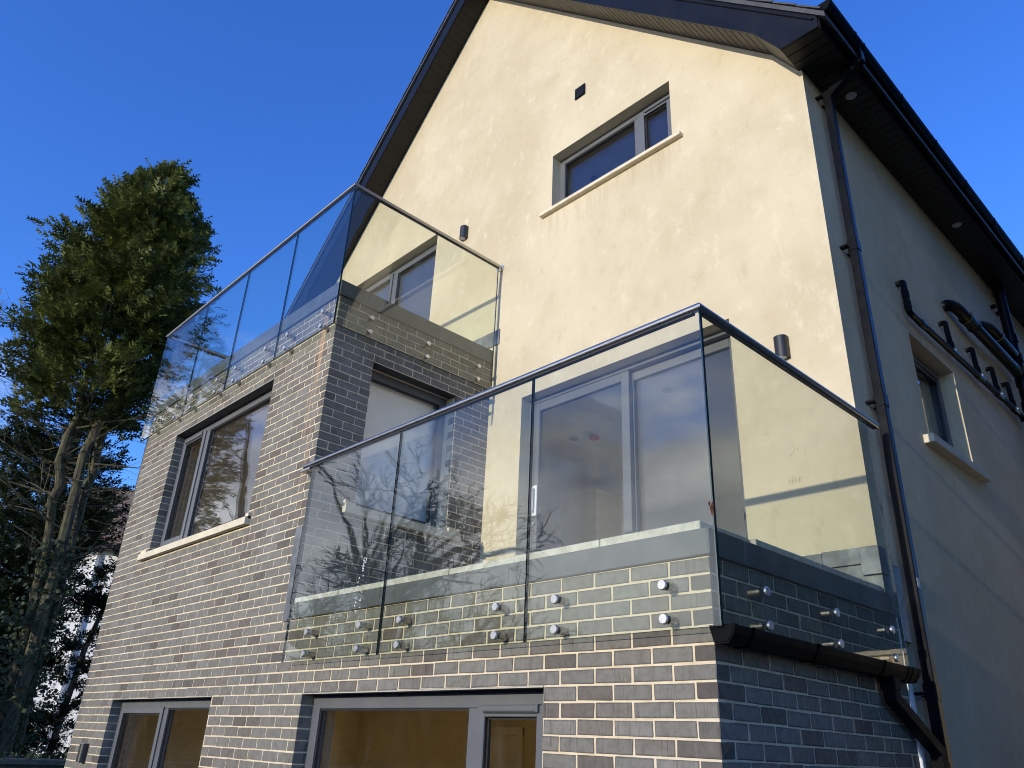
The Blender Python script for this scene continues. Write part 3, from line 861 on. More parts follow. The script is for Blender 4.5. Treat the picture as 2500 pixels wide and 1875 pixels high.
# verge soffit, board by board
verge = []
for sgn in (1, -1):
    p = bpy.data.objects.new('verge_soffit', None); COL.objects.link(p); p.parent = house
    p.location = Vector((AX + sgn * 2, D - 0.15, rz(AX + 2))) - worldloc(house)
    xs = -0.237 if sgn > 0 else 2 * AX + 0.237
    n = int(abs(xs - AX) * math.hypot(1, SL) / 0.10)
    w = abs(xs - AX) / n
    for i in range(n):
        a, b = AX + sgn * w * i, AX + sgn * w * (i + 1)
        a += sgn * 0.004; b -= sgn * 0.004
        mb = MB().prism([(a, rz(a) - 0.001), (b, rz(b) - 0.001), (b, rz(b) + 0.012), (a, rz(a) + 0.012)], V0 + 0.002, D - 0.002)
        mb.build('soffit_board', M['soffit'], p)
    MB().prism([(AX, AZ + 0.006), (xs, rz(xs) + 0.006), (xs, rz(xs) + 0.016), (AX, AZ + 0.016)], V0 + 0.002, D - 0.002).build('soffit_backing', M['framedark'], p)
# boxed end and eaves soffit (boards run across)
p = bpy.data.objects.new('eaves_soffit', None); COL.objects.link(p); p.parent = house
p.location = Vector((0.15, 4.0, fz)) - worldloc(house)
MB().prism([(-0.237, rz(-0.237)), (-0.026, fz), (-0.026, fz + 0.01), (-0.228, rz(-0.237) + 0.01)], V0 + 0.002, D - 0.002).build('box_end_board', M['soffit'], p)
y = V0 + 0.002
while y < 12.0:
    if y < D - 0.05: MB().box(-0.026, XR - 0.01, y, y + 0.094, fz, fz + 0.012, 0.002).build('soffit_board', M['soffit'], p)
    else: MB().box(0.0, XR - 0.01, y, y + 0.094, fz, fz + 0.012, 0.002).build('soffit_board', M['soffit'], p)
    y += 0.10 if y < 8 else 4.2
    if y > 8: break
MB().box(0.0, XR - 0.01, 8.0, 12.2, fz, fz + 0.012).build('soffit_run', M['soffit'], p)
MB().box(-0.02, XR - 0.01, V0 + 0.002, 12.2, fz + 0.013, fz + 0.02).build('soffit_backing', M['framedark'], p)
MB().box(XR - 0.008, XR + 0.012, V0, 12.3, fz - 0.012, 5.20, 0.003).build('eaves_fascia', M['fascia'], house)
MB().box(mx(XR) - 0.012, mx(XR) + 0.3, V0, 12.3, fz, fz + 0.012).build('far_eaves', M['soffit'], house)
for j, yy in enumerate((2.451, 4.951)):
    t = thing('soffit_downlight', ('white soffit downlight next to the downpipe bend', 'white soffit downlight above the capped soil pipes')[j], 'light', (0.165, yy, fz), 'downlights under the eaves')
    MB().cyl((0.165, yy, fz - 0.006), (0.165, yy, fz - 0.0005), 0.046, 20).build('trim_ring', M['lens'], t, smooth=True)
    MB().cyl((0.165, yy, fz - 0.0075), (0.165, yy, fz - 0.0062), 0.034, 20).build('diffuser', M['lens'], t, smooth=True)

# ------------------------------------------------------------------ rainwater goods
def u_profile(w, h, th, lip=0.008):
    """trapezoid gutter, (across, up) with the origin at the inner top"""
    return [(0, 0), (0.012, -h * 0.55), (0.022, -h), (w - 0.034, -h), (w - 0.006, -h * 0.45), (w, -h * 0.12), (w, 0), (w - th - lip, 0), (w - th, -h * 0.12), (w - th - 0.006, -h * 0.45), (w - 0.036, -h + th), (0.026, -h + th), (0.012 + th, -h * 0.5), (th, 0)]
def gutter(name, label, x0, y0, y1, zt, w, h, unions, ends=True):
    t = thing(name, label, 'gutter', (x0 + w / 2, (y0 + y1) / 2, zt - h))
    prof = [(x0 + a, zt + b) for a, b in u_profile(w, h, 0.003)]
    n = len(prof)
    mb = MB()
    vs = [(a, y0, b) for a, b in prof] + [(a, y1, b) for a, b in prof]
    mb.add(vs, [(i, (i + 1) % n, n + (i + 1) % n, n + i) for i in range(n)] + [tuple(range(n)), tuple(range(2 * n - 1, n - 1, -1))])
    mb.build('trough', M['gutter'], t)
    outer = prof[:7]
    def solid(p, a, b, grow):
        cx = sum(q[0] for q in p) / len(p); cz = sum(q[1] for q in p) / len(p)
        g2 = [(cx + (q[0] - cx) * (1 + grow), cz + (q[1] - cz) * (1 + grow * 1.3)) for q in p]
        return MB().prism(g2, a, b)
    if ends:
        solid(outer, y0 - 0.012, y0 + 0.012, 0.06).build('end_cap', M['gutter'], t)
        solid(outer, y0 - 0.016, y0 - 0.012, -0.08).build('end_plate', M['gutter'], t)
        solid(outer, y1 - 0.012, y1 + 0.012, 0.06).build('end_cap', M['gutter'], t)
    for yy, ln in unions:
        pr = [(q[0], q[1]) for q in outer]
        cx = sum(q[0] for q in pr) / 7; cz = sum(q[1] for q in pr) / 7
        for k, dy in enumerate((0.0, ln)):
            g2 = [(cx + (q[0] - cx) * 1.07, cz + (q[1] - cz) * 1.10) for q in pr]
            MB().prism(g2, yy + dy, yy + dy + 0.018).build('union_clip', M['gutter'], t)
    return t
gutter('eaves_gutter', 'black gutter along the eaves of the gabled house', XR + 0.014, V0 - 0.012, 12.2, 5.170, 0.115, 0.085,
       [(2.02, 0.16), (2.95, 0.0), (3.75, 0.0), (4.55, 0.0), (5.40, 0.0), (6.35, 0.0), (7.3, 0.0)])
gutter('terrace_gutter', 'short black gutter below the terrace glass on dark brick', 0.010, -0.035, 1.88, 0.215, 0.118, 0.072, [(0.10, 0.0), (0.68, 0.0), (1.42, 0.0), (1.74, 0.05)])

SQ = 0.0325
def sqprof(s=SQ, c=0.006):
    return [(-s + c, -s), (s - c, -s), (s, -s + c), (s, s - c), (s - c, s), (-s + c, s), (-s, s - c), (-s, -s + c)]
dp = thing('downpipe', 'square black downpipe running down the house corner', 'downpipe', (0.065, 2.17, GZ))
DY = 2.165
MB().tube([(0.372, DY, 5.10), (0.372, DY, 5.00), (0.075, DY, 4.80), (0.075, DY, 4.72)], 1, prof=sqprof(0.035), up=(0, 1, 0)).build('offset_bend', M['plastic'], dp)
MB().tube([(0.075, DY, 4.76), (0.075, DY, 2.03)], 1, prof=sqprof(), up=(0, 1, 0)).build('pipe', M['plastic'], dp)
MB().tube([(0.075, DY, 2.03), (0.075, DY, GZ)], 1, prof=sqprof(), up=(0, 1, 0)).build('pipe', M['plastic'], dp)
for zz in (4.80, 3.28, 1.99, 0.115):
    MB().tube([(0.075, DY, zz + 0.045), (0.075, DY, zz - 0.045)], 1, prof=sqprof(0.0375), up=(0, 1, 0)).build('socket', M['plastic'], dp)
    for q in (-0.0605, 0.0605): MB().box(-0.003, 0.052, DY + q - 0.0245, DY + q + 0.0245, zz - 0.022, zz - 0.006, 0.002).build('bracket', M['plastic'], dp)
MB().box(0.1078, 0.1086, DY - 0.024, DY + 0.020, 0.715, 0.775).build('sticker', M['sticker'], dp)
lp = thing('gutter_outlet_pipe', 'black swan-neck pipe from terrace gutter to the downpipe', 'downpipe', (0.07, 1.62, 0.1))
MB().tube([(0.066, 1.60, 0.146), (0.066, 1.60, 0.045), (0.072, 2.10, -0.205), (0.072, 2.10, -0.30)], 1, prof=sqprof(0.034), up=(1, 0, 0)).build('offset_bend', M['gutter'], lp)
MB().tube([(0.066, 1.60, 0.150), (0.066, 1.60, 0.085)], 1, prof=sqprof(0.041), up=(1, 0, 0)).build('outlet', M['gutter'], lp)
MB().tube([(0.072, 2.10, -0.255), (0.072, 2.10, -0.36)], 1, prof=sqprof(0.041), up=(1, 0, 0)).build('socket', M['gutter'], lp)
MB().tube([(0.072, 2.10, -0.34), (0.072, 2.10, GZ)], 1, prof=sqprof(0.034), up=(1, 0, 0)).build('pipe', M['gutter'], lp)
# black pipe on the far flank of the tower
tp = thing('tower_downpipe', 'black downpipe at the far edge of the brick tower', 'downpipe', (LX - 0.06, 0.06, GZ))
MB().tube([(LX - 0.075, 0.045, 3.40), (LX - 0.060, 0.050, 2.2), (LX - 0.045, 0.060, 1.2), (LX - 0.04, 0.10, GZ)], 0.042, 10).build('pipe', M['plastic'], tp, smooth=True)

# waste and soil pipes on the side wall
wp = thing('waste_pipe', 'thin black waste pipe with branches on the side wall', 'pipe', (0.05, 4.5, 3.16))
WXp = 0.052
def elbow(a, b, c, n=5):
    a, b, c = Vector(a), Vector(b), Vector(c)
    return [tuple((1 - t) ** 2 * a + 2 * t * (1 - t) * b + t * t * c) for t in [i / n for i in range(n + 1)]]
MB().tube([(-0.01, 3.20, 3.46)] + elbow((0.038, 3.20, 3.46), (WXp, 3.20, 3.46), (WXp, 3.20, 3.446), 3) + elbow((WXp, 3.20, 3.205), (WXp, 3.20, 3.165), (WXp, 3.25, 3.165), 3) + [(WXp, 6.2, 3.185), (WXp, 6.24, 3.14)], 0.027, 10).build('main_run', M['plastic'], wp, smooth=True)
for yy in (4.16, 4.86, 5.43, 5.93):
    MB().tube([(-0.01, yy, 3.475)] + elbow((0.038, yy, 3.475), (WXp, yy, 3.475), (WXp, yy, 3.461), 3) + [(WXp, yy + 0.02, 3.19)], 0.024, 10).build('branch', M['plastic'], wp, smooth=True)
    MB().tube([(WXp, yy + 0.014, 3.27), (WXp, yy + 0.018, 3.215)], 0.031, 10).build('collar', M['plastic'], wp, smooth=True)
    MB().tube([(WXp, yy - 0.03, 3.176), (WXp, yy + 0.12, 3.178)], 0.031, 10).build('tee', M['plastic'], wp, smooth=True)
    MB().sphere((WXp + 0.024, yy + 0.05, 3.195), 0.011, 0.011, 0.011, 8, 5).build('screw_cap', M['white'], wp, smooth=True)
for (ya, za) in ((3.20, 3.34), (3.20, 3.235)):
    MB().tube([(WXp, ya, za + 0.03), (WXp, ya, za - 0.03)], 0.031, 10).build('collar', M['plastic'], wp, smooth=True)
MB().tube([(WXp, 3.44, 3.167), (WXp, 3.54, 3.168)], 0.031, 10).build('collar', M['plastic'], wp, smooth=True)
sp = thing('soil_pipe', 'thick black soil pipe bending out of the side wall', 'pipe', (0.09, 5.3, 3.74))
SX = 0.095
MB().tube([(-0.01, 4.45, 3.80)] + elbow((0.03, 4.45, 3.80), (SX, 4.50, 3.80), (SX, 4.72, 3.755)) + [(SX, 6.15, 3.745), (SX, 6.3, 3.72)], 0.056, 14).build('run', M['plastic'], sp, smooth=True)
for ya in (4.72, 4.94): MB().tube([(SX, ya, 3.756), (SX, ya + 0.03, 3.755)], 0.068, 14).build('collar', M['plastic'], sp, smooth=True)
MB().tube([(SX, 4.72, 3.755), (SX, 4.98, 3.753)], 0.0625, 14).build('coupling', M['plastic'], sp, smooth=True)
sp2 = thing('soil_branch', 'short black soil branch joining the vertical stack', 'pipe', (0.09, 6.0, 3.98))
MB().tube([(-0.01, 5.55, 4.03)] + elbow((0.03, 5.55, 4.03), (SX, 5.6, 4.03), (SX, 5.8, 3.99)) + [(SX, 6.33, 3.97)], 0.055, 14).build('run', M['plastic'], sp2, smooth=True)
MB().tube([(SX, 5.8, 3.99), (SX, 5.85, 3.988)], 0.066, 14).build('collar', M['plastic'], sp2, smooth=True)
st = thing('soil_stack', 'thick vertical black soil stack with capped top', 'pipe', (0.095, 6.42, GZ))
MB().tube([(SX, 6.42, 4.90), (SX, 6.42, GZ)], 0.056, 14).build('pipe', M['plastic'], st, smooth=True)
MB().tube([(SX, 6.42, 4.93), (SX, 6.42, 4.80)], 0.068, 14).build('cap', M['plastic'], st, smooth=True)
for zz in (4.2, 3.95, 3.66, 3.36, 3.1): MB().tube([(SX, 6.42, zz + 0.05), (SX, 6.42, zz - 0.05)], 0.068, 14).build('socket', M['plastic'], st, smooth=True)
for q in (6.30, 6.50): MB().box(-0.003, 0.05, q, q + 0.04, 4.60, 4.64, 0.003).build('bracket', M['plastic'], st)
MB().tube([(SX + 0.03, 6.42, 3.72), (SX + 0.11, 6.36, 3.80)], 0.03, 10).build('access_boss', M['plastic'], st, smooth=True)

# ------------------------------------------------------------------ glass balustrades
def panel(parent, x0, x1, y0, y1, z0, z1):
    mb = MB(); mb.box(x0, x1, y0, y1, z0, z1)
    big = 0 if (x1 - x0) < (y1 - y0) else 1
    mb.m = [0 if i in ((0, 1) if big == 0 else (2, 3)) else 1 for i in range(6)]
    o = mb.build('glass_panel', [M['balglass'], M['glassedge']], parent)
    # recalc may keep the order of the faces, so the indices stay valid
    return o
def standoff(parent, p, axis):
    """axis 'y': stands out towards -Y from a wall face at y = 0; 'x': towards +X"""
    t = bpy.data.objects.new('standoff', None); COL.objects.link(t); t.parent = parent
    t.location = Vector(p) - worldloc(parent)
    P = (lambda n: (p[0], p[1] - n, p[2])) if axis == 'y' else (lambda n: (p[0] + n, p[1], p[2]))
    MB().cyl(P(0.0), P(0.0605), 0.0205, 18).build('spacer', M['steel'], t, smooth=True)
    MB().cyl(P(0.0805), P(0.0835), 0.0235, 18).build('gasket', M['rubber'], t, smooth=True)
    MB().tube([P(0.0835), P(0.0930), P(0.0955)], [0.0225, 0.0225, 0.0205], 20).build('cap', M['steelcap'], t, smooth=True, angle=0.35)
G0, G1 = 0.0615, 0.0790
low = thing('glass_balustrade', 'frameless glass balustrade round the lower terrace with handwriting on glass', 'balustrade', (-1.8, 0, 0.2))
zb, zt = 0.207, 1.730
for a, b in ((-3.605, -2.404), (-2.396, -1.084), (-1.076, 0.0885)): panel(low, a, b, -G1, -G0, zb, zt)
panel(low, 0.0695, 0.0870, -0.0600, 1.845, zb + 0.004, zt)
def rail(parent, pts, r=0.0225):
    MB().tube(pts, r, 18).build('handrail', M['steel'], parent, smooth=True, angle=0.9)
    # dark channel the glass sits in
    for i in range(len(pts) - 1):
        a, b = Vector(pts[i]), Vector(pts[i + 1])
        d = (b - a).normalized()
        MB().tube([a + d * 0.03 - Vector((0, 0, 0.0195)), b - d * 0.03 - Vector((0, 0, 0.0195))], 1, prof=[(-0.0125, -0.011), (0.0125, -0.011), (0.0125, 0.004), (-0.0125, 0.004)], up=(0, 0, 1)).build('rail_channel', M['rubber'], parent)
gm = (G0 + G1) / 2
rail(low, [(-3.745, -gm, 1.746), (0.0783, -gm, 1.746), (0.0783, 1.985, 1.746)])
for xx in (-0.195, -0.858, -1.300, -2.182, -2.624, -3.293):
    for zz in (0.254, 0.402): standoff(low, (xx, 0.0, zz), 'y')
for yy in (0.322, 1.013, 1.690):
    for zz in (0.257, 0.409): standoff(low, (0.0, yy, zz), 'x')
MB().box(-3.78, -3.64, -gm - 0.02, 0.002, 1.700, 1.722, 0.003).tube([(-3.72, 0.0, 1.69), (-3.72, -0.05, 1.70), (-3.70, -gm, 1.735)], 0.012, 8).build('wall_bracket', M['steel'], low)
# marker writing on the left panel
wr = MB()
tg = lambda a, b: (-2.668 + b, -G1 - 0.0012, 0.853 - a)          # reads downwards
GL = [[(.030, .020), (.020, .030), (.008, .024), (.004, .010), (.010, -.004), (.024, -.004), (.028, .008), (.018, .008)],
      [(.036, .034), (.038, .010), (.040, -.006), (.046, -.004)],
      [(.062, .006), (.054, .008), (.050, -.002), (.056, -.008), (.063, .000), (.065, -.008), (.068, -.004)],
      [(.080, .008), (.073, .006), (.078, -.001), (.076, -.008), (.070, -.007)],
      [(.094, .007), (.087, .006), (.092, -.001), (.090, -.008), (.084, -.007)]]
for pl in GL: wr.tube([tg(*q) for q in pl], 0.0021, 6)
for k in range(14):
    a = 0.12 + 0.018 * k + RND.uniform(-.006, .006); b = RND.uniform(-.045, -.03) + (0.05 if k % 3 == 0 else 0)
    if k in (3, 7): continue
    pl = [(a + RND.uniform(-.008, .008), b + RND.uniform(-.010, .010)) for _ in range(4)]
    wr.tube([tg(*q) for q in pl], 0.0017, 5)
wr.build('handwriting', M['chalk'], low)['kind'] = 'stuff'

up_ = thing('glass_balustrade', 'frameless glass balustrade round the top of the brick tower', 'balustrade', (-6.0, 0, 3.1))
zb, zt = 3.087, 4.625
UX = TX + 0.0783
for a, b in ((-8.27, -6.974), (-6.966, -5.864), (-5.856, -4.752), (-4.744, UX + 0.0105)): panel(up_, a, b, -G1, -G0, zb, zt)
panel(up_, TX + G0 + 0.008, TX + G1 + 0.008, -0.0600, 1.845, zb + 0.004, zt)
panel(up_, LX - G1, LX - G0, -0.0600, 0.90, zb + 0.004, zt)
panel(up_, LX - G1, LX - G0, 0.908, 1.86, zb + 0.004, zt)
LXr = LX - gm
rail(up_, [(LXr, 1.895, 4.641), (LXr, -gm, 4.641), (UX, -gm, 4.641), (UX, 1.895, 4.641)])
MB().cyl((UX, 1.885, 4.641), (UX, 1.899, 4.641), 0.042, 18).build('wall_flange', M['steelcap'], up_, smooth=True)
MB().cyl((UX, 1.84, 4.600), (UX, 1.872, 4.600), 0.022, 14).build('glass_clamp', M['steelcap'], up_, smooth=True)
for xx in (-3.870, -4.526, -4.970, -5.638, -6.088, -6.740, -7.200, -7.86):
    for zz in (3.131, 3.281): standoff(up_, (xx, 0.0, zz), 'y')
for yy in (0.313, 0.986, 1.654):
    for zz in (3.156, 3.303): standoff(up_, (TX, yy, zz), 'x')

# ------------------------------------------------------------------ wall lights, vent, leaf
def wall_light(label, x, y, zb, h, w, dp_=0.075):
    t = thing('wall_light', label, 'wall light', (x, y, zb), 'black half-round wall lights')
    poly = []
    for i in range(11):
        a = math.pi * i / 10
        poly.append((x - w / 2 * math.cos(a), y - dp_ * 0.45 - dp_ * 0.55 * math.sin(a)))
    poly = [(x - w / 2, y)] + poly + [(x + w / 2, y)]
    n = len(poly)
    mb = MB().add([(a, b, zb) for a, b in poly] + [(a, b, zb + h) for a, b in poly],
                  [tuple(range(n)), tuple(range(2 * n - 1, n - 1, -1))] + [(i, (i + 1) % n, n + (i + 1) % n, n + i) for i in range(n)])
    mb.build('housing', M['lampbody'], t, smooth=True, angle=0.7)
    MB().cyl((x, y - dp_ * 0.52, zb - 0.003), (x, y - dp_ * 0.52, zb - 0.0003), w * 0.33, 16).build('lens', M['lens'], t, smooth=True)
    MB().cyl((x, y - dp_ * 0.52, zb + h + 0.0003), (x, y - dp_ * 0.52, zb + h + 0.003), w * 0.33, 16).build('lens', M['lens'], t, smooth=True)
wall_light('black wall light on the render above the tower terrace', -4.385, D, 5.385, 0.175, 0.105)
wall_light('black wall light on the render right of the sliding door', -0.455, D, 2.390, 0.175, 0.100)
wall_light('black wall light on brick by the low casement window', -7.62, 0.0, -0.605, 0.175, 0.105)
vn = thing('air_vent', 'small square black vent grille high on the gable', 'vent', (-2.487, D, 6.41))
MB().box(-2.562, -2.412, D - 0.018, D - 0.001, 6.412, 6.568, 0.003).build('grille_frame', M['plastic'], vn)
for i in range(6):
    z = 6.428 + i * 0.022
    MB().box(-2.550, -2.424, D - 0.024, D - 0.0182, z, z + 0.010, 0.001).build('slat', M['lampbody'], vn)
lf = MB()
for (a, b, s) in ((0.0, 0.0, 1.0), (0.022, 0.012, 0.8), (0.010, -0.014, 0.9), (-0.018, 0.024, 0.6)):
    c = Vector((0.088 + a * 0.4, -0.092 - abs(a) * 0.3, 0.700 + b))
    p = [(0, 0, -.022), (.010, -.004, -.006), (.008, .004, .012), (0, .002, .024), (-.009, -.002, .010), (-.008, .003, -.008)]
    lf.add([tuple(c + Vector(q) * s) for q in p] + [tuple(c + Vector((0, -0.007, 0)))], [(i, (i + 1) % 6, 6) for i in range(6)])
tag(lf.build('dead_leaf', M['deadleaf'], fix=False), 'curled brown dead leaf caught at the glass corner', 'leaf')

# ------------------------------------------------------------------ things inside the rooms
cz = 3.03
def ceiling_disc(name, label, cat, x, y, z, r, h, mats, group=None):
    t = thing(name, label, cat, (x, y, z), group)
    MB().cyl((x, y, z - h * 0.4), (x, y, z - 0.0005), r, 20).build('base', mats[0], t, smooth=True)
    MB().tube([(x, y, z - h * 0.4), (x, y, z - h * 0.8), (x, y, z - h)], [r * 0.9, r * 0.85, r * 0.55], 20).build('cover', mats[1], t, smooth=True)
ceiling_disc('smoke_alarm', 'red domed alarm on the ceiling behind the sliding door', 'alarm', -3.56, 3.38, cz, 0.065, 0.062, (M['white'], M['red']))
for (x, y, lb) in ((-3.81, 3.31, 'white ceiling spotlight right beside the red alarm'), (-2.20, 2.92, 'lone white ceiling spotlight behind the fixed door pane')):
    ceiling_disc('ceiling_light', lb, 'light', x, y, cz, 0.06, 0.018, (M['white'], M['lens']), 'ceiling spotlights behind the sliding door')
ceiling_disc('ceiling_light', 'round ceiling fitting behind the long gable window', 'light', -3.12, 2.88, 6.22, 0.06, 0.03, (M['white'], M['lens']))
kc = thing('kitchen_unit', 'pale tall kitchen unit behind the sliding door', 'cabinet', (-5.2, 4.5, 0.74))
MB().box(-6.2, -4.40, 4.4, 5.0, 0.745, 2.82, 0.006).build('carcass', M['cabinet'], kc)
for i in range(3): MB().box(-6.19 + i * 0.6, -5.60 + i * 0.6, 4.375, 4.399, 0.85, 2.80, 0.004).build('cabinet_door', M['cabinet'], kc)
MB().box(-5.50, -5.08, 4.36, 4.374, 1.9, 2.27, 0.004).build('oven_front', M['black'], kc)

# ------------------------------------------------------------------ trees
def branch_tubes(mb, p, d, length, r, rng, depth, spread, gravity=0.0, taper=0.6, nseg=5, minr=0.004, kids=(2, 4)):
    pts, rad = [Vector(p)], [r]
    dirv = Vector(d).normalized()
    for i in range(nseg):
        dirv = (dirv + Vector((rng.gauss(0, .12), rng.gauss(0, .12), rng.gauss(0, .10) + gravity))).normalized()
        pts.append(pts[-1] + dirv * length / nseg)
        rad.append(max(minr * 0.6, r * (1 - (1 - taper) * (i + 1) / nseg)))
    mb.tube(pts, rad, 6 if r > 0.03 else (4 if r > 0.012 else 3), caps=False)
    if depth <= 0: return
    for k in range(rng.randint(*kids)):
        i = rng.randint(max(1, nseg // 3), nseg)
        q = pts[i]
        ax = Vector((rng.gauss(0, 1), rng.gauss(0, 1), rng.gauss(0, 1) * 0.7))
        nd = (dirv + ax.normalized() * spread).normalized()
        branch_tubes(mb, q, nd, length * rng.uniform(0.5, 0.78), max(minr, rad[i] * rng.uniform(0.45, 0.7)), rng, depth - 1, spread, gravity, taper, nseg, minr, kids)

def spray(vs, fs, base, d, up, L, rng):
    """flat scale-leaf frond: a stem with side leaflets"""
    d = d.normalized(); s = d.cross(up)
    if s.length < 1e-3: s = d.cross(Vector((1, 0, 0)))
    s.normalize()
    nn = s.cross(d)
    n0 = len(vs); k = 4
    for i in range(k):
        t0 = (i + 0.2) / (k + 0.6)
        b = base + d * L * t0 + nn * L * 0.05 * math.sin(i * 2.1)
        wd = L * (0.46 - 0.30 * t0) * rng.uniform(0.8, 1.2)
        for sg in (-1, 1):
            tip = b + d * wd * 0.75 + s * sg * wd * 0.75 + nn * rng.uniform(-.1, .1) * L
            q = len(vs)
            vs += [tuple(b - d * L * 0.035), tuple(b + d * L * 0.15), tuple(tip)]
            fs.append((q, q + 1, q + 2))
    q = len(vs)
    vs += [tuple(base + d * L * 0.55 + s * L * 0.05), tuple(base + d * L * 0.55 - s * L * 0.05), tuple(base + d * L)]
    fs.append((q, q + 1, q + 2))

def crown(name, mat, parent, centre, tdir, hdir, outline, n_clump, n_spray, seed, depth=0.85, size=(0.16, 0.30), shell=0.45):
    """outline: list of (z, left, right) across the view; the crown is as deep as it is wide"""
    rng = random.Random(seed)
    vs, fs = [], []
    zs = [o[0] for o in outline]
    def bounds(z):
        for a, b in zip(outline, outline[1:]):
            if a[0] <= z <= b[0]:
                f = (z - a[0]) / max(1e-6, b[0] - a[0])
                return a[1] + (b[1] - a[1]) * f, a[2] + (b[2] - a[2]) * f
        return outline[-1][1:]
    wmax = max(o[2] - o[1] for o in outline)
    made = 0
    while made < n_clump:
        z = rng.uniform(zs[0], zs[-1])
        l, r = bounds(z)
        if rng.random() > (r - l) / wmax * 1.1 + 0.15: continue
        made += 1
        cx, hw = (l + r) / 2, (r - l) / 2
        a = rng.uniform(0, 2 * math.pi)
        out = tdir * math.cos(a) + hdir * math.sin(a)
        reach = hw * rng.choice((0.5, 0.7, 0.82, 0.92, 1.0, 1.06, rng.uniform(1.0, 1.32)))
        ax0 = centre + tdir * cx + Vector((0, 0, z - 0.25 * reach))
        tip = centre + tdir * (cx + reach * math.cos(a)) + hdir * (reach * depth * math.sin(a)) + Vector((0, 0, z + rng.uniform(-0.12, 0.16)))
        bd = (tip - ax0)
        bl = max(0.05, bd.length); bd.normalize()
        rr = rng.uniform(0.13, 0.30) * min(1.0, 0.5 + hw * 0.6)
        for j in range(n_spray):
            u = shell + (1 - shell) * rng.random() ** 0.8
            w = rr * (1.15 - 0.75 * u)
            b = ax0 + bd * bl * u + Vector((rng.gauss(0, w), rng.gauss(0, w), rng.gauss(0, w * 0.7)))
            d = (bd * 0.8 + out * 0.2 + Vector((rng.gauss(0, .45), rng.gauss(0, .45), rng.gauss(0.12, .38)))).normalized()
            spray(vs, fs, b, d, Vector((rng.gauss(0, .5), rng.gauss(0, .5), 1)), rng.uniform(*size), rng)
    me = bpy.data.meshes.new(name)
    me.from_pydata(vs, [], fs)
    me.materials.append(mat)
    o = bpy.data.objects.new(name, me); COL.objects.link(o); o.parent = parent
    o.location = -worldloc(parent)
    return o

hV = Vector((-0.97324, 0.22977, 0)); tV = Vector((0.22977, 0.97324, 0))
def vp(dist, t, z=0.0): return Vector((CAMLOC.x, CAMLOC.y, 0)) + hV * dist + tV * t + Vector((0, 0, z))

con = thing('conifer_tree', 'tall leaning conifer with bushy green top beside the brick tower', 'tree', vp(15, -0.1, GZ), 'conifers in the garden')
OUT = [(4.75, -1.35, 0.40), (5.0, -1.5, 0.60), (5.5, -1.6, 0.75), (6.2, -1.72, 0.95), (6.8, -1.66, 1.05), (7.5, -1.62, 1.12), (8.1, -1.55, 1.10), (8.7, -1.22, 1.05), (9.2, -0.86, 0.80), (9.7, -0.55, 0.40), (10.3, -0.20, 0.20)]
crown('crown', M['conifer'], con, vp(15, 0), tV, hV, OUT, 430, 34, 3, shell=0.42, size=(0.14, 0.36))
def knobbly(pts, rads, seed, n=4):
    rg = random.Random(seed); P, Q = [], []
    for i in range(len(pts) - 1):
        for j in range(n):
            f_ = j / n
            P.append(pts[i].lerp(pts[i + 1], f_) + Vector((rg.gauss(0, .018), rg.gauss(0, .018), 0)))
            Q.append((rads[i] * (1 - f_) + rads[i + 1] * f_) * rg.uniform(0.88, 1.12))
    return P + [pts[-1]], Q + [rads[-1]]
tk = MB()
T1 = [(-0.10, GZ), (-0.18, 1.5), (-0.24, 2.3), (-0.35, 3.2), (-0.41, 4.1), (-0.39, 4.9), (-0.42, 5.6), (-0.40, 6.6), (-0.48, 7.6), (-0.2, 9.2)]
tk.tube(*knobbly([vp(15, t, z) for t, z in T1], [0.10, 0.080, 0.076, 0.072, 0.068, 0.064, 0.056, 0.048, 0.04, 0.02], 1), 10)
tk.build('trunk', M['bark'], con, smooth=True)
tk = MB()
T2 = [(0.12, GZ), (0.11, 1.7), (0.08, 2.5), (0.09, 3.3), (0.09, 4.3), (0.14, 5.4), (0.12, 6.5), (0.22, 8.2)]
tk.tube(*knobbly([vp(15.25, t, z) for t, z in T2], [0.10, 0.082, 0.077, 0.072, 0.068, 0.062, 0.052, 0.03], 2), 10)
tk.build('trunk', M['bark'], con, smooth=True)
tk = MB()
T3 = [(0.0, GZ), (-0.02, 2.2), (-0.06, 3.3), (-0.10, 4.0), (0.02, 4.8), (0.10, 5.4)]
tk.tube([vp(14.85, t, z) for t, z in T3], [0.11, 0.09, 0.085, 0.08, 0.07, 0.03], 8)
tk.build('trunk', M['bark'], con, smooth=True)
rb = random.Random(5)
tw = MB()
for k in range(64):
    t, z = rb.choice([T1, T2])[rb.randint(2, 6)]
    z += rb.uniform(-0.5, 0.5)
    a = rb.uniform(0, 2 * math.pi)
    d = tV * math.cos(a) + hV * math.sin(a) * 0.8 + Vector((0, 0, rb.uniform(-0.1, 0.55)))
    branch_tubes(tw, vp(15.05, t, z), d, rb.uniform(0.7, 1.5), rb.uniform(0.010, 0.022), rb, 2, 0.75, 0.02, 0.5, 4, 0.0035, (1, 3))
tw.build('dead_branches', M['bark'], con, fix=False)
for (t, z, tl, zl) in ((0.10, 5.05, 0.30, 5.35), (-0.02, 4.15, 0.16, 4.2), (-0.25, 3.9, -0.45, 3.95)):
    MB().tube([vp(14.95, t, z), vp(14.8, tl, zl)], [0.035, 0.028], 8).build('branch_stub', M['bark'], con, smooth=True)
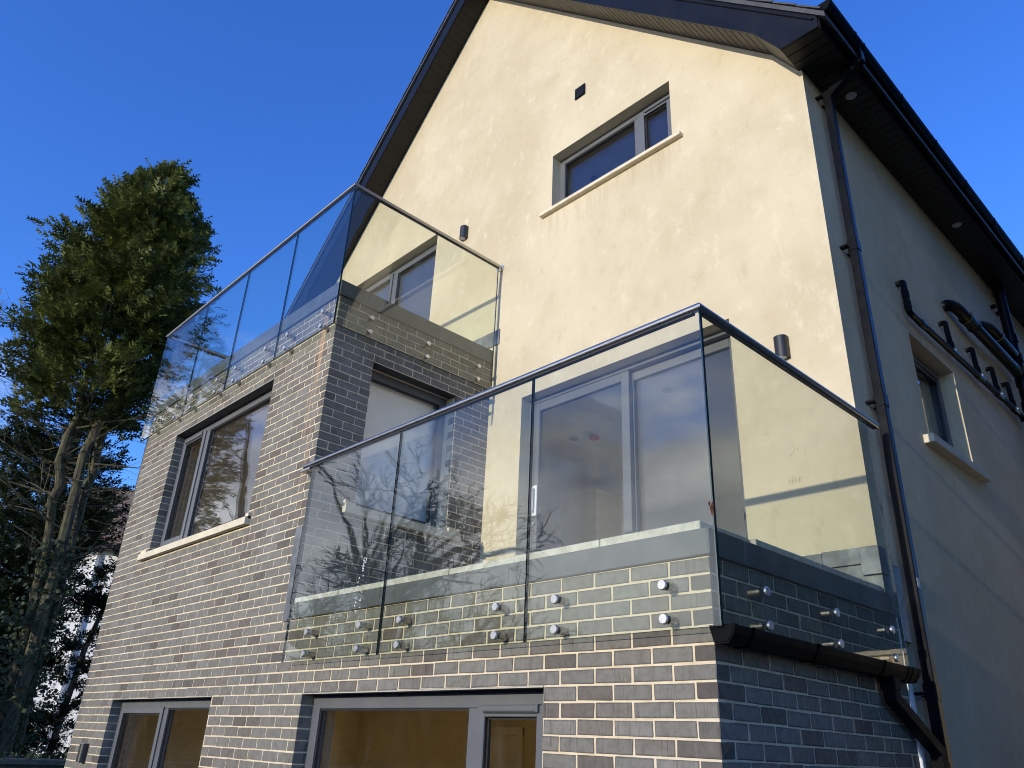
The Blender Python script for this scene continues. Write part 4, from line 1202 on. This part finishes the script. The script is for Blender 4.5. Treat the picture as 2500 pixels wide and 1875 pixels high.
# ivy climbing the foot of the trunks
iv = []; ivf = []
ri = random.Random(9)
for k in range(2600):
    z = GZ + 0.2 + (ri.random() ** 1.3) * 4.2
    t = ri.gauss(-0.15 + 0.05 * z, 0.30 - 0.03 * z)
    c = vp(14.8 + ri.uniform(-.15, .3), t, z)
    s = ri.uniform(0.025, 0.055)
    ax = Vector((ri.gauss(0.6, .5), ri.gauss(-0.5, .5), ri.gauss(0.2, .4))).normalized()
    uu = ax.cross(Vector((ri.gauss(0, 1), ri.gauss(0, 1), 1))).normalized(); ww = ax.cross(uu)
    n = len(iv)
    iv += [tuple(c + uu * s), tuple(c + ww * s * 0.8), tuple(c - uu * s * 0.7), tuple(c - ww * s * 0.8)]
    ivf.append((n, n + 1, n + 2, n + 3))
me = bpy.data.meshes.new('ivy'); me.from_pydata(iv, [], ivf); me.materials.append(M['ivy'])
o = bpy.data.objects.new('ivy', me); COL.objects.link(o); tag(o, 'dark ivy leaves climbing the conifer trunks', 'ivy', kind='stuff')

con2 = thing('conifer_tree', 'dark shaded conifer filling the gap behind the leaning trunks', 'tree', vp(17.5, -0.5, GZ), 'conifers in the garden')
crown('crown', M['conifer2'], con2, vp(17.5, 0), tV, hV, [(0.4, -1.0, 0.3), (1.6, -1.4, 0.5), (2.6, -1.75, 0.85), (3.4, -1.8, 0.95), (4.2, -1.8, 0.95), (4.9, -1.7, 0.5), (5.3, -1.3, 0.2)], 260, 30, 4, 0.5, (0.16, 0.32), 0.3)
MB().tube([vp(17.5, -0.5, GZ), vp(17.5, -0.4, 3.0), vp(17.5, -0.3, 6.6)], [0.2, 0.16, 0.05], 8).build('trunk', M['barkdark'], con2, smooth=True)
con3 = thing('conifer_tree', 'low dark conifer in front of the white neighbouring house', 'tree', vp(17, 0.75, GZ), 'conifers in the garden')
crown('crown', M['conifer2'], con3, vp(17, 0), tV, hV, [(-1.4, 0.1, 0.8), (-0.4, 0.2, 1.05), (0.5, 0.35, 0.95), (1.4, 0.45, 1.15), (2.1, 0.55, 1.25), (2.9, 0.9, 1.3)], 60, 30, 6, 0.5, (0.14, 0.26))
MB().tube([vp(17, 0.6, GZ), vp(17, 0.8, 1.0), vp(17, 1.1, 2.7)], [0.07, 0.05, 0.02], 6).build('trunk', M['barkdark'], con3, smooth=True)
con4 = thing('conifer_tree', 'dark conifer standing at the foot of the ivy trunks', 'tree', vp(16.2, -0.7, GZ), 'conifers in the garden')
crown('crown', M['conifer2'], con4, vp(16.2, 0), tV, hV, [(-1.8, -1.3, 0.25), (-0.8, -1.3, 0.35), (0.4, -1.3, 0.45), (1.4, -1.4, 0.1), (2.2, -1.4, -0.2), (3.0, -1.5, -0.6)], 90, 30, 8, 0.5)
MB().tube([vp(16.2, -0.7, GZ), vp(16.2, -0.9, 2.6)], [0.12, 0.03], 6).build('trunk', M['barkdark'], con4, smooth=True)
# conifer and bare tree that stand beside the photographer and show in the glass
con5 = thing('conifer_tree', 'conifer across the garden seen mirrored in the tower window', 'tree', (-18.8, -4.2, GZ), 'conifers in the garden')
crown('crown', M['conifer'], con5, Vector((-18.8, -4.2, 0)), Vector((0.35, -0.94, 0)), Vector((-0.94, -0.35, 0)), [(1.2, -0.9, 0.7), (2.4, -1.2, 1.1), (3.2, -0.5, 0.5), (4.2, -1.3, 1.2), (5.2, -0.6, 0.6), (6.2, -1.3, 1.3), (8.0, -1.0, 1.0), (10.5, -0.15, 0.15)], 210, 26, 21)
MB().tube([(-18.8, -4.2, GZ), (-18.7, -4.2, 4), (-18.8, -4.2, 9.8)], [0.24, 0.17, 0.03], 8).build('trunk', M['bark'], con5, smooth=True)
bt = thing('bare_tree', 'big leafless spreading tree mirrored in the terrace glass', 'tree', (-11.8, -6.6, GZ))
rb = random.Random(31)
mb = MB()
base = Vector((-11.8, -6.6, GZ))
mb.tube([base, base + Vector((0.1, 0, 1.6)), base + Vector((0.05, 0.1, 3.0)), base + Vector((0.2, 0.1, 4.2))], [0.36, 0.30, 0.26, 0.2], 10)
mb.build('trunk', M['barkdark'], bt, smooth=True)
mb = MB()
for k in range(13):
    a = 2 * math.pi * k / 13 + rb.uniform(-.2, .2)
    h = rb.uniform(2.0, 4.4)
    d = Vector((math.cos(a), math.sin(a), rb.uniform(0.15, 0.95)))
    branch_tubes(mb, base + Vector((0.1, 0.05, h)), d, rb.uniform(2.0, 2.6), rb.uniform(0.10, 0.15), rb, 5, 0.70, 0.01, 0.55, 5, 0.010, (2, 4))
mb.build('branches', M['barkdark'], bt, fix=False)
# leafless twigs with a few hanging leaves reaching in beside the conifer
bt2 = thing('bare_tree', 'thin leafless tree with last brown leaves left of the conifer', 'tree', vp(13.2, -2.9, GZ))
mb = MB(); mb.tube([vp(13.2, -2.9, GZ), vp(13.2, -2.8, 2.5), vp(13.2, -2.5, 5.0)], [0.11, 0.08, 0.05], 8)
mb.build('trunk', M['barkdark'], bt2, smooth=True)
rb = random.Random(14); mb = MB()
for (z, zt_, L) in ((3.2, 0.5, 0.7), (3.9, 0.5, 0.8), (4.6, 0.5, 0.75), (5.0, 0.6, 0.9), (5.0, 0.9, 0.9), (4.3, 0.3, 0.8), (2.6, 0.4, 0.9), (2.0, 0.5, 1.0), (1.6, 0.4, 1.0)):
    branch_tubes(mb, vp(13.2, -2.62, z), tV * rb.uniform(0.5, 0.9) + Vector((0, 0, zt_)) + hV * rb.uniform(-.3, .3), L, 0.016, rb, 3, 0.6, 0.0, 0.5, 4, 0.0032, (2, 3))
mb.build('branches', M['barkdark'], bt2, fix=False)
dl, dlf = [], []
for k in range(70):
    z = rb.choice((5.75, 5.7, 4.9, 4.2, 4.25)) + rb.gauss(0, .12); t = -1.98 + rb.gauss(0, .12)
    c = vp(13.2, t, z); s = rb.uniform(0.025, 0.05)
    n = len(dl); a = Vector((rb.gauss(0, .4), rb.gauss(0, .4), -1)).normalized(); b = Vector((rb.gauss(0, 1), rb.gauss(0, 1), 0)).normalized()
    dl += [tuple(c), tuple(c + a * s + b * s * 0.35), tuple(c + a * s * 2), tuple(c + a * s - b * s * 0.35)]; dlf.append((n, n + 1, n + 2, n + 3))
me = bpy.data.meshes.new('leaves'); me.from_pydata(dl, [], dlf); me.materials.append(M['deadleaf'])
o = bpy.data.objects.new('leaves', me); COL.objects.link(o); o.parent = bt2; o.location = -worldloc(bt2); o['kind'] = 'stuff'

# ------------------------------------------------------------------ neighbour's house, garden wall
nb = thing('neighbour_house', 'white roughcast house with brown tiled roof behind the conifers', 'house', vp(25, 1.4, GZ))
f = Vector((0.80, -0.60, 0)); sdir = Vector((0.60, 0.80, 0))      # facing and along-the-wall directions
nbc = vp(25, 1.2, 0)
ntf = lambda u, n, z: tuple(nbc + sdir * u + f * n + Vector((0, 0, z)))
MB(ntf).box(-2.0, 7.5, -6.0, 0.0, GZ, 4.55).build('wall', M['hwhite'], nb)
rfm = MB(ntf)
rfm.add([(-2.4, 0.45, 4.50), (7.9, 0.45, 4.50), (7.9, -3.0, 6.9), (-2.4, -3.0, 6.9), (-2.4, 0.45, 4.62), (7.9, 0.45, 4.62), (7.9, -3.0, 7.02), (-2.4, -3.0, 7.02)], [(0, 1, 2, 3), (4, 7, 6, 5), (0, 4, 5, 1), (1, 5, 6, 2), (2, 6, 7, 3), (3, 7, 4, 0)])
rfm.add([(-2.4, -6.45, 4.50), (7.9, -6.45, 4.50), (7.9, -3.0, 6.9), (-2.4, -3.0, 6.9), (-2.4, -6.45, 4.62), (7.9, -6.45, 4.62), (7.9, -3.0, 7.02), (-2.4, -3.0, 7.02)], [(0, 1, 2, 3), (4, 7, 6, 5), (0, 4, 5, 1), (1, 5, 6, 2), (2, 6, 7, 3), (3, 7, 4, 0)])
nro = rfm.build('roof', M['htile'], nb)
for i in range(9):
    q = i / 9
    MB(ntf).box(-2.4, 7.9, 0.45 - 3.45 * q - 0.05, 0.45 - 3.45 * q, 4.63 + 2.4 * q, 4.67 + 2.4 * q).build('tile_course', M['htile'], nro)
MB(ntf).box(-2.2, 7.7, 0.0, 0.40, 4.34, 4.49).build('eaves_board', M['hbrown'], nb)
for (u0, u1, z0, z1) in ((0.2, 1.3, 2.4, 3.7), (3.2, 4.6, 2.4, 3.7), (0.2, 1.3, -0.9, 0.6), (3.2, 4.6, -0.9, 0.6)):
    w = bpy.data.objects.new('window', None); COL.objects.link(w); w.parent = nb; w.location = Vector(ntf(u0, 0, z0)) - worldloc(nb)
    MB(ntf).box(u0, u1, 0.002, 0.05, z0, z1, 0.01).build('frame', M['white'], w)
    MB(ntf).box(u0 + 0.08, u1 - 0.08, 0.0505, 0.06, z0 + 0.08, z1 - 0.08).build('pane', M['black'], w)
MB(ntf).tube([(-0.3, 0.08, 4.4), (-0.3, 0.08, GZ)], 0.05, 8).build('rain_pipe', M['white'], nb, smooth=True)
gw = thing('garden_wall', 'low mossy rendered garden wall by the far corner of the tower', 'wall', (-9.3, 0, GZ))
MB().box(-9.42, -9.20, -9.0, 12.0, GZ, -0.70).build('wall_body', M['wallcap'], gw)
MB().box(-9.47, -9.15, -9.02, 12.02, -0.70, -0.63, 0.01).build('wall_cap', M['wallcap'], gw)
# leaf litter on the wall's cap
lv, lfv = [], []
for k in range(900):
    c = Vector((-9.31 + ri.gauss(0, .08), ri.uniform(-3.0, 3.0), -0.622 + abs(ri.gauss(0, .03)))); s = ri.uniform(0.015, 0.045)
    ax = Vector((ri.gauss(0, 1), ri.gauss(0, 1), ri.gauss(0.8, .5))).normalized(); uu = ax.cross(Vector((0.3, 1, 0.2))).normalized(); ww = ax.cross(uu)
    n = len(lv); lv += [tuple(c + uu * s), tuple(c + ww * s * .7), tuple(c - uu * s), tuple(c - ww * s * .7)]; lfv.append((n, n + 1, n + 2, n + 3))
me = bpy.data.meshes.new('leaf_litter'); me.from_pydata(lv, [], lfv); me.materials.append(M['ivy'])
o = bpy.data.objects.new('leaf_litter', me); COL.objects.link(o); tag(o, 'loose leaves lying along the garden wall top', 'leaves', kind='stuff')
# unseen leafy screen added behind the camera, darkens the low windows' reflections
hgt = thing('hedge', 'long dark clipped hedge closing the garden opposite the brick front', 'hedge', (-12, -11.6, GZ))
MB().box(-45, 12, -12.2, -11.0, GZ, 0.95).build('hedge_core', M['hedgecore'], hgt)
hg, hf = [], []
rh = random.Random(77)
for k in range(16000):
    x = rh.uniform(-45, 12); z = GZ + rh.random() * 3.05; y = -11.0 + rh.uniform(-0.02, 0.12)
    if rh.random() < 0.2: z = 0.95 + rh.uniform(-.05, .25); y = -11.6 + rh.uniform(-.6, .6)
    c = Vector((x, y, z)); s_ = rh.uniform(0.05, 0.11)
    ax = Vector((rh.gauss(0, 1), rh.gauss(.8, 1), rh.gauss(0, 1))).normalized(); uu = ax.cross(Vector((0, 0.2, 1))).normalized(); ww = ax.cross(uu)
    n = len(hg); hg += [tuple(c + uu * s_), tuple(c + ww * s_ * .7), tuple(c - uu * s_), tuple(c - ww * s_ * .7)]; hf.append((n, n + 1, n + 2, n + 3))
me = bpy.data.meshes.new('hedge_leaves'); me.from_pydata(hg, [], hf); me.materials.append(M['conifer2'])
o = bpy.data.objects.new('hedge_leaves', me); COL.objects.link(o); o.parent = hgt; o.location = -worldloc(hgt); o['kind'] = 'stuff'

# ------------------------------------------------------------------ next door on the passage side (mirrored in the terrace's side glass)
pw = thing('passage_wall', 'pale block wall with cap closing the side passage', 'wall', (2.2, 8.7, GZ))
MB().box(0.02, 3.66, 8.72, 8.90, GZ, 1.12).build('wall_body', M['mortar'], pw)
for k in range(14):
    z = GZ + 0.005 + 0.225 * k
    if z > 1.0: break
    x = 0.03 - (0.225 if k % 2 else 0)
    while x < 3.62:
        a, b = max(x, 0.03), min(x + 0.44, 3.65)
        if b - a > 0.05: MB().box(a, b, 8.712, 8.76, z, min(z + 0.215, 1.115), 0.004).build('block', M['block'], pw)
        x += 0.45
MB().box(0.02, 3.66, 8.66, 8.96, 1.121, 1.19, 0.01).build('cap', M['sill'], pw)
nh = thing('next_door_house', 'dark rendered house across the side passage', 'house', (6.2, 8, GZ))
MB().box(3.7, 9.0, 0.5, 15.0, GZ, 6.3).build('wall', M['nextwall'], nh)
MB().prism([(3.4, 6.1), (6.35, 9.0), (9.3, 6.1), (9.3, 6.25), (6.35, 9.15), (3.4, 6.25)], 0.3, 15.3).build('roof', M['roof'], nh)
MB().prism([(3.7, 6.301), (9.0, 6.301), (6.35, 8.9)], 0.6, 14.9).build('gable', M['nextwall'], nh)
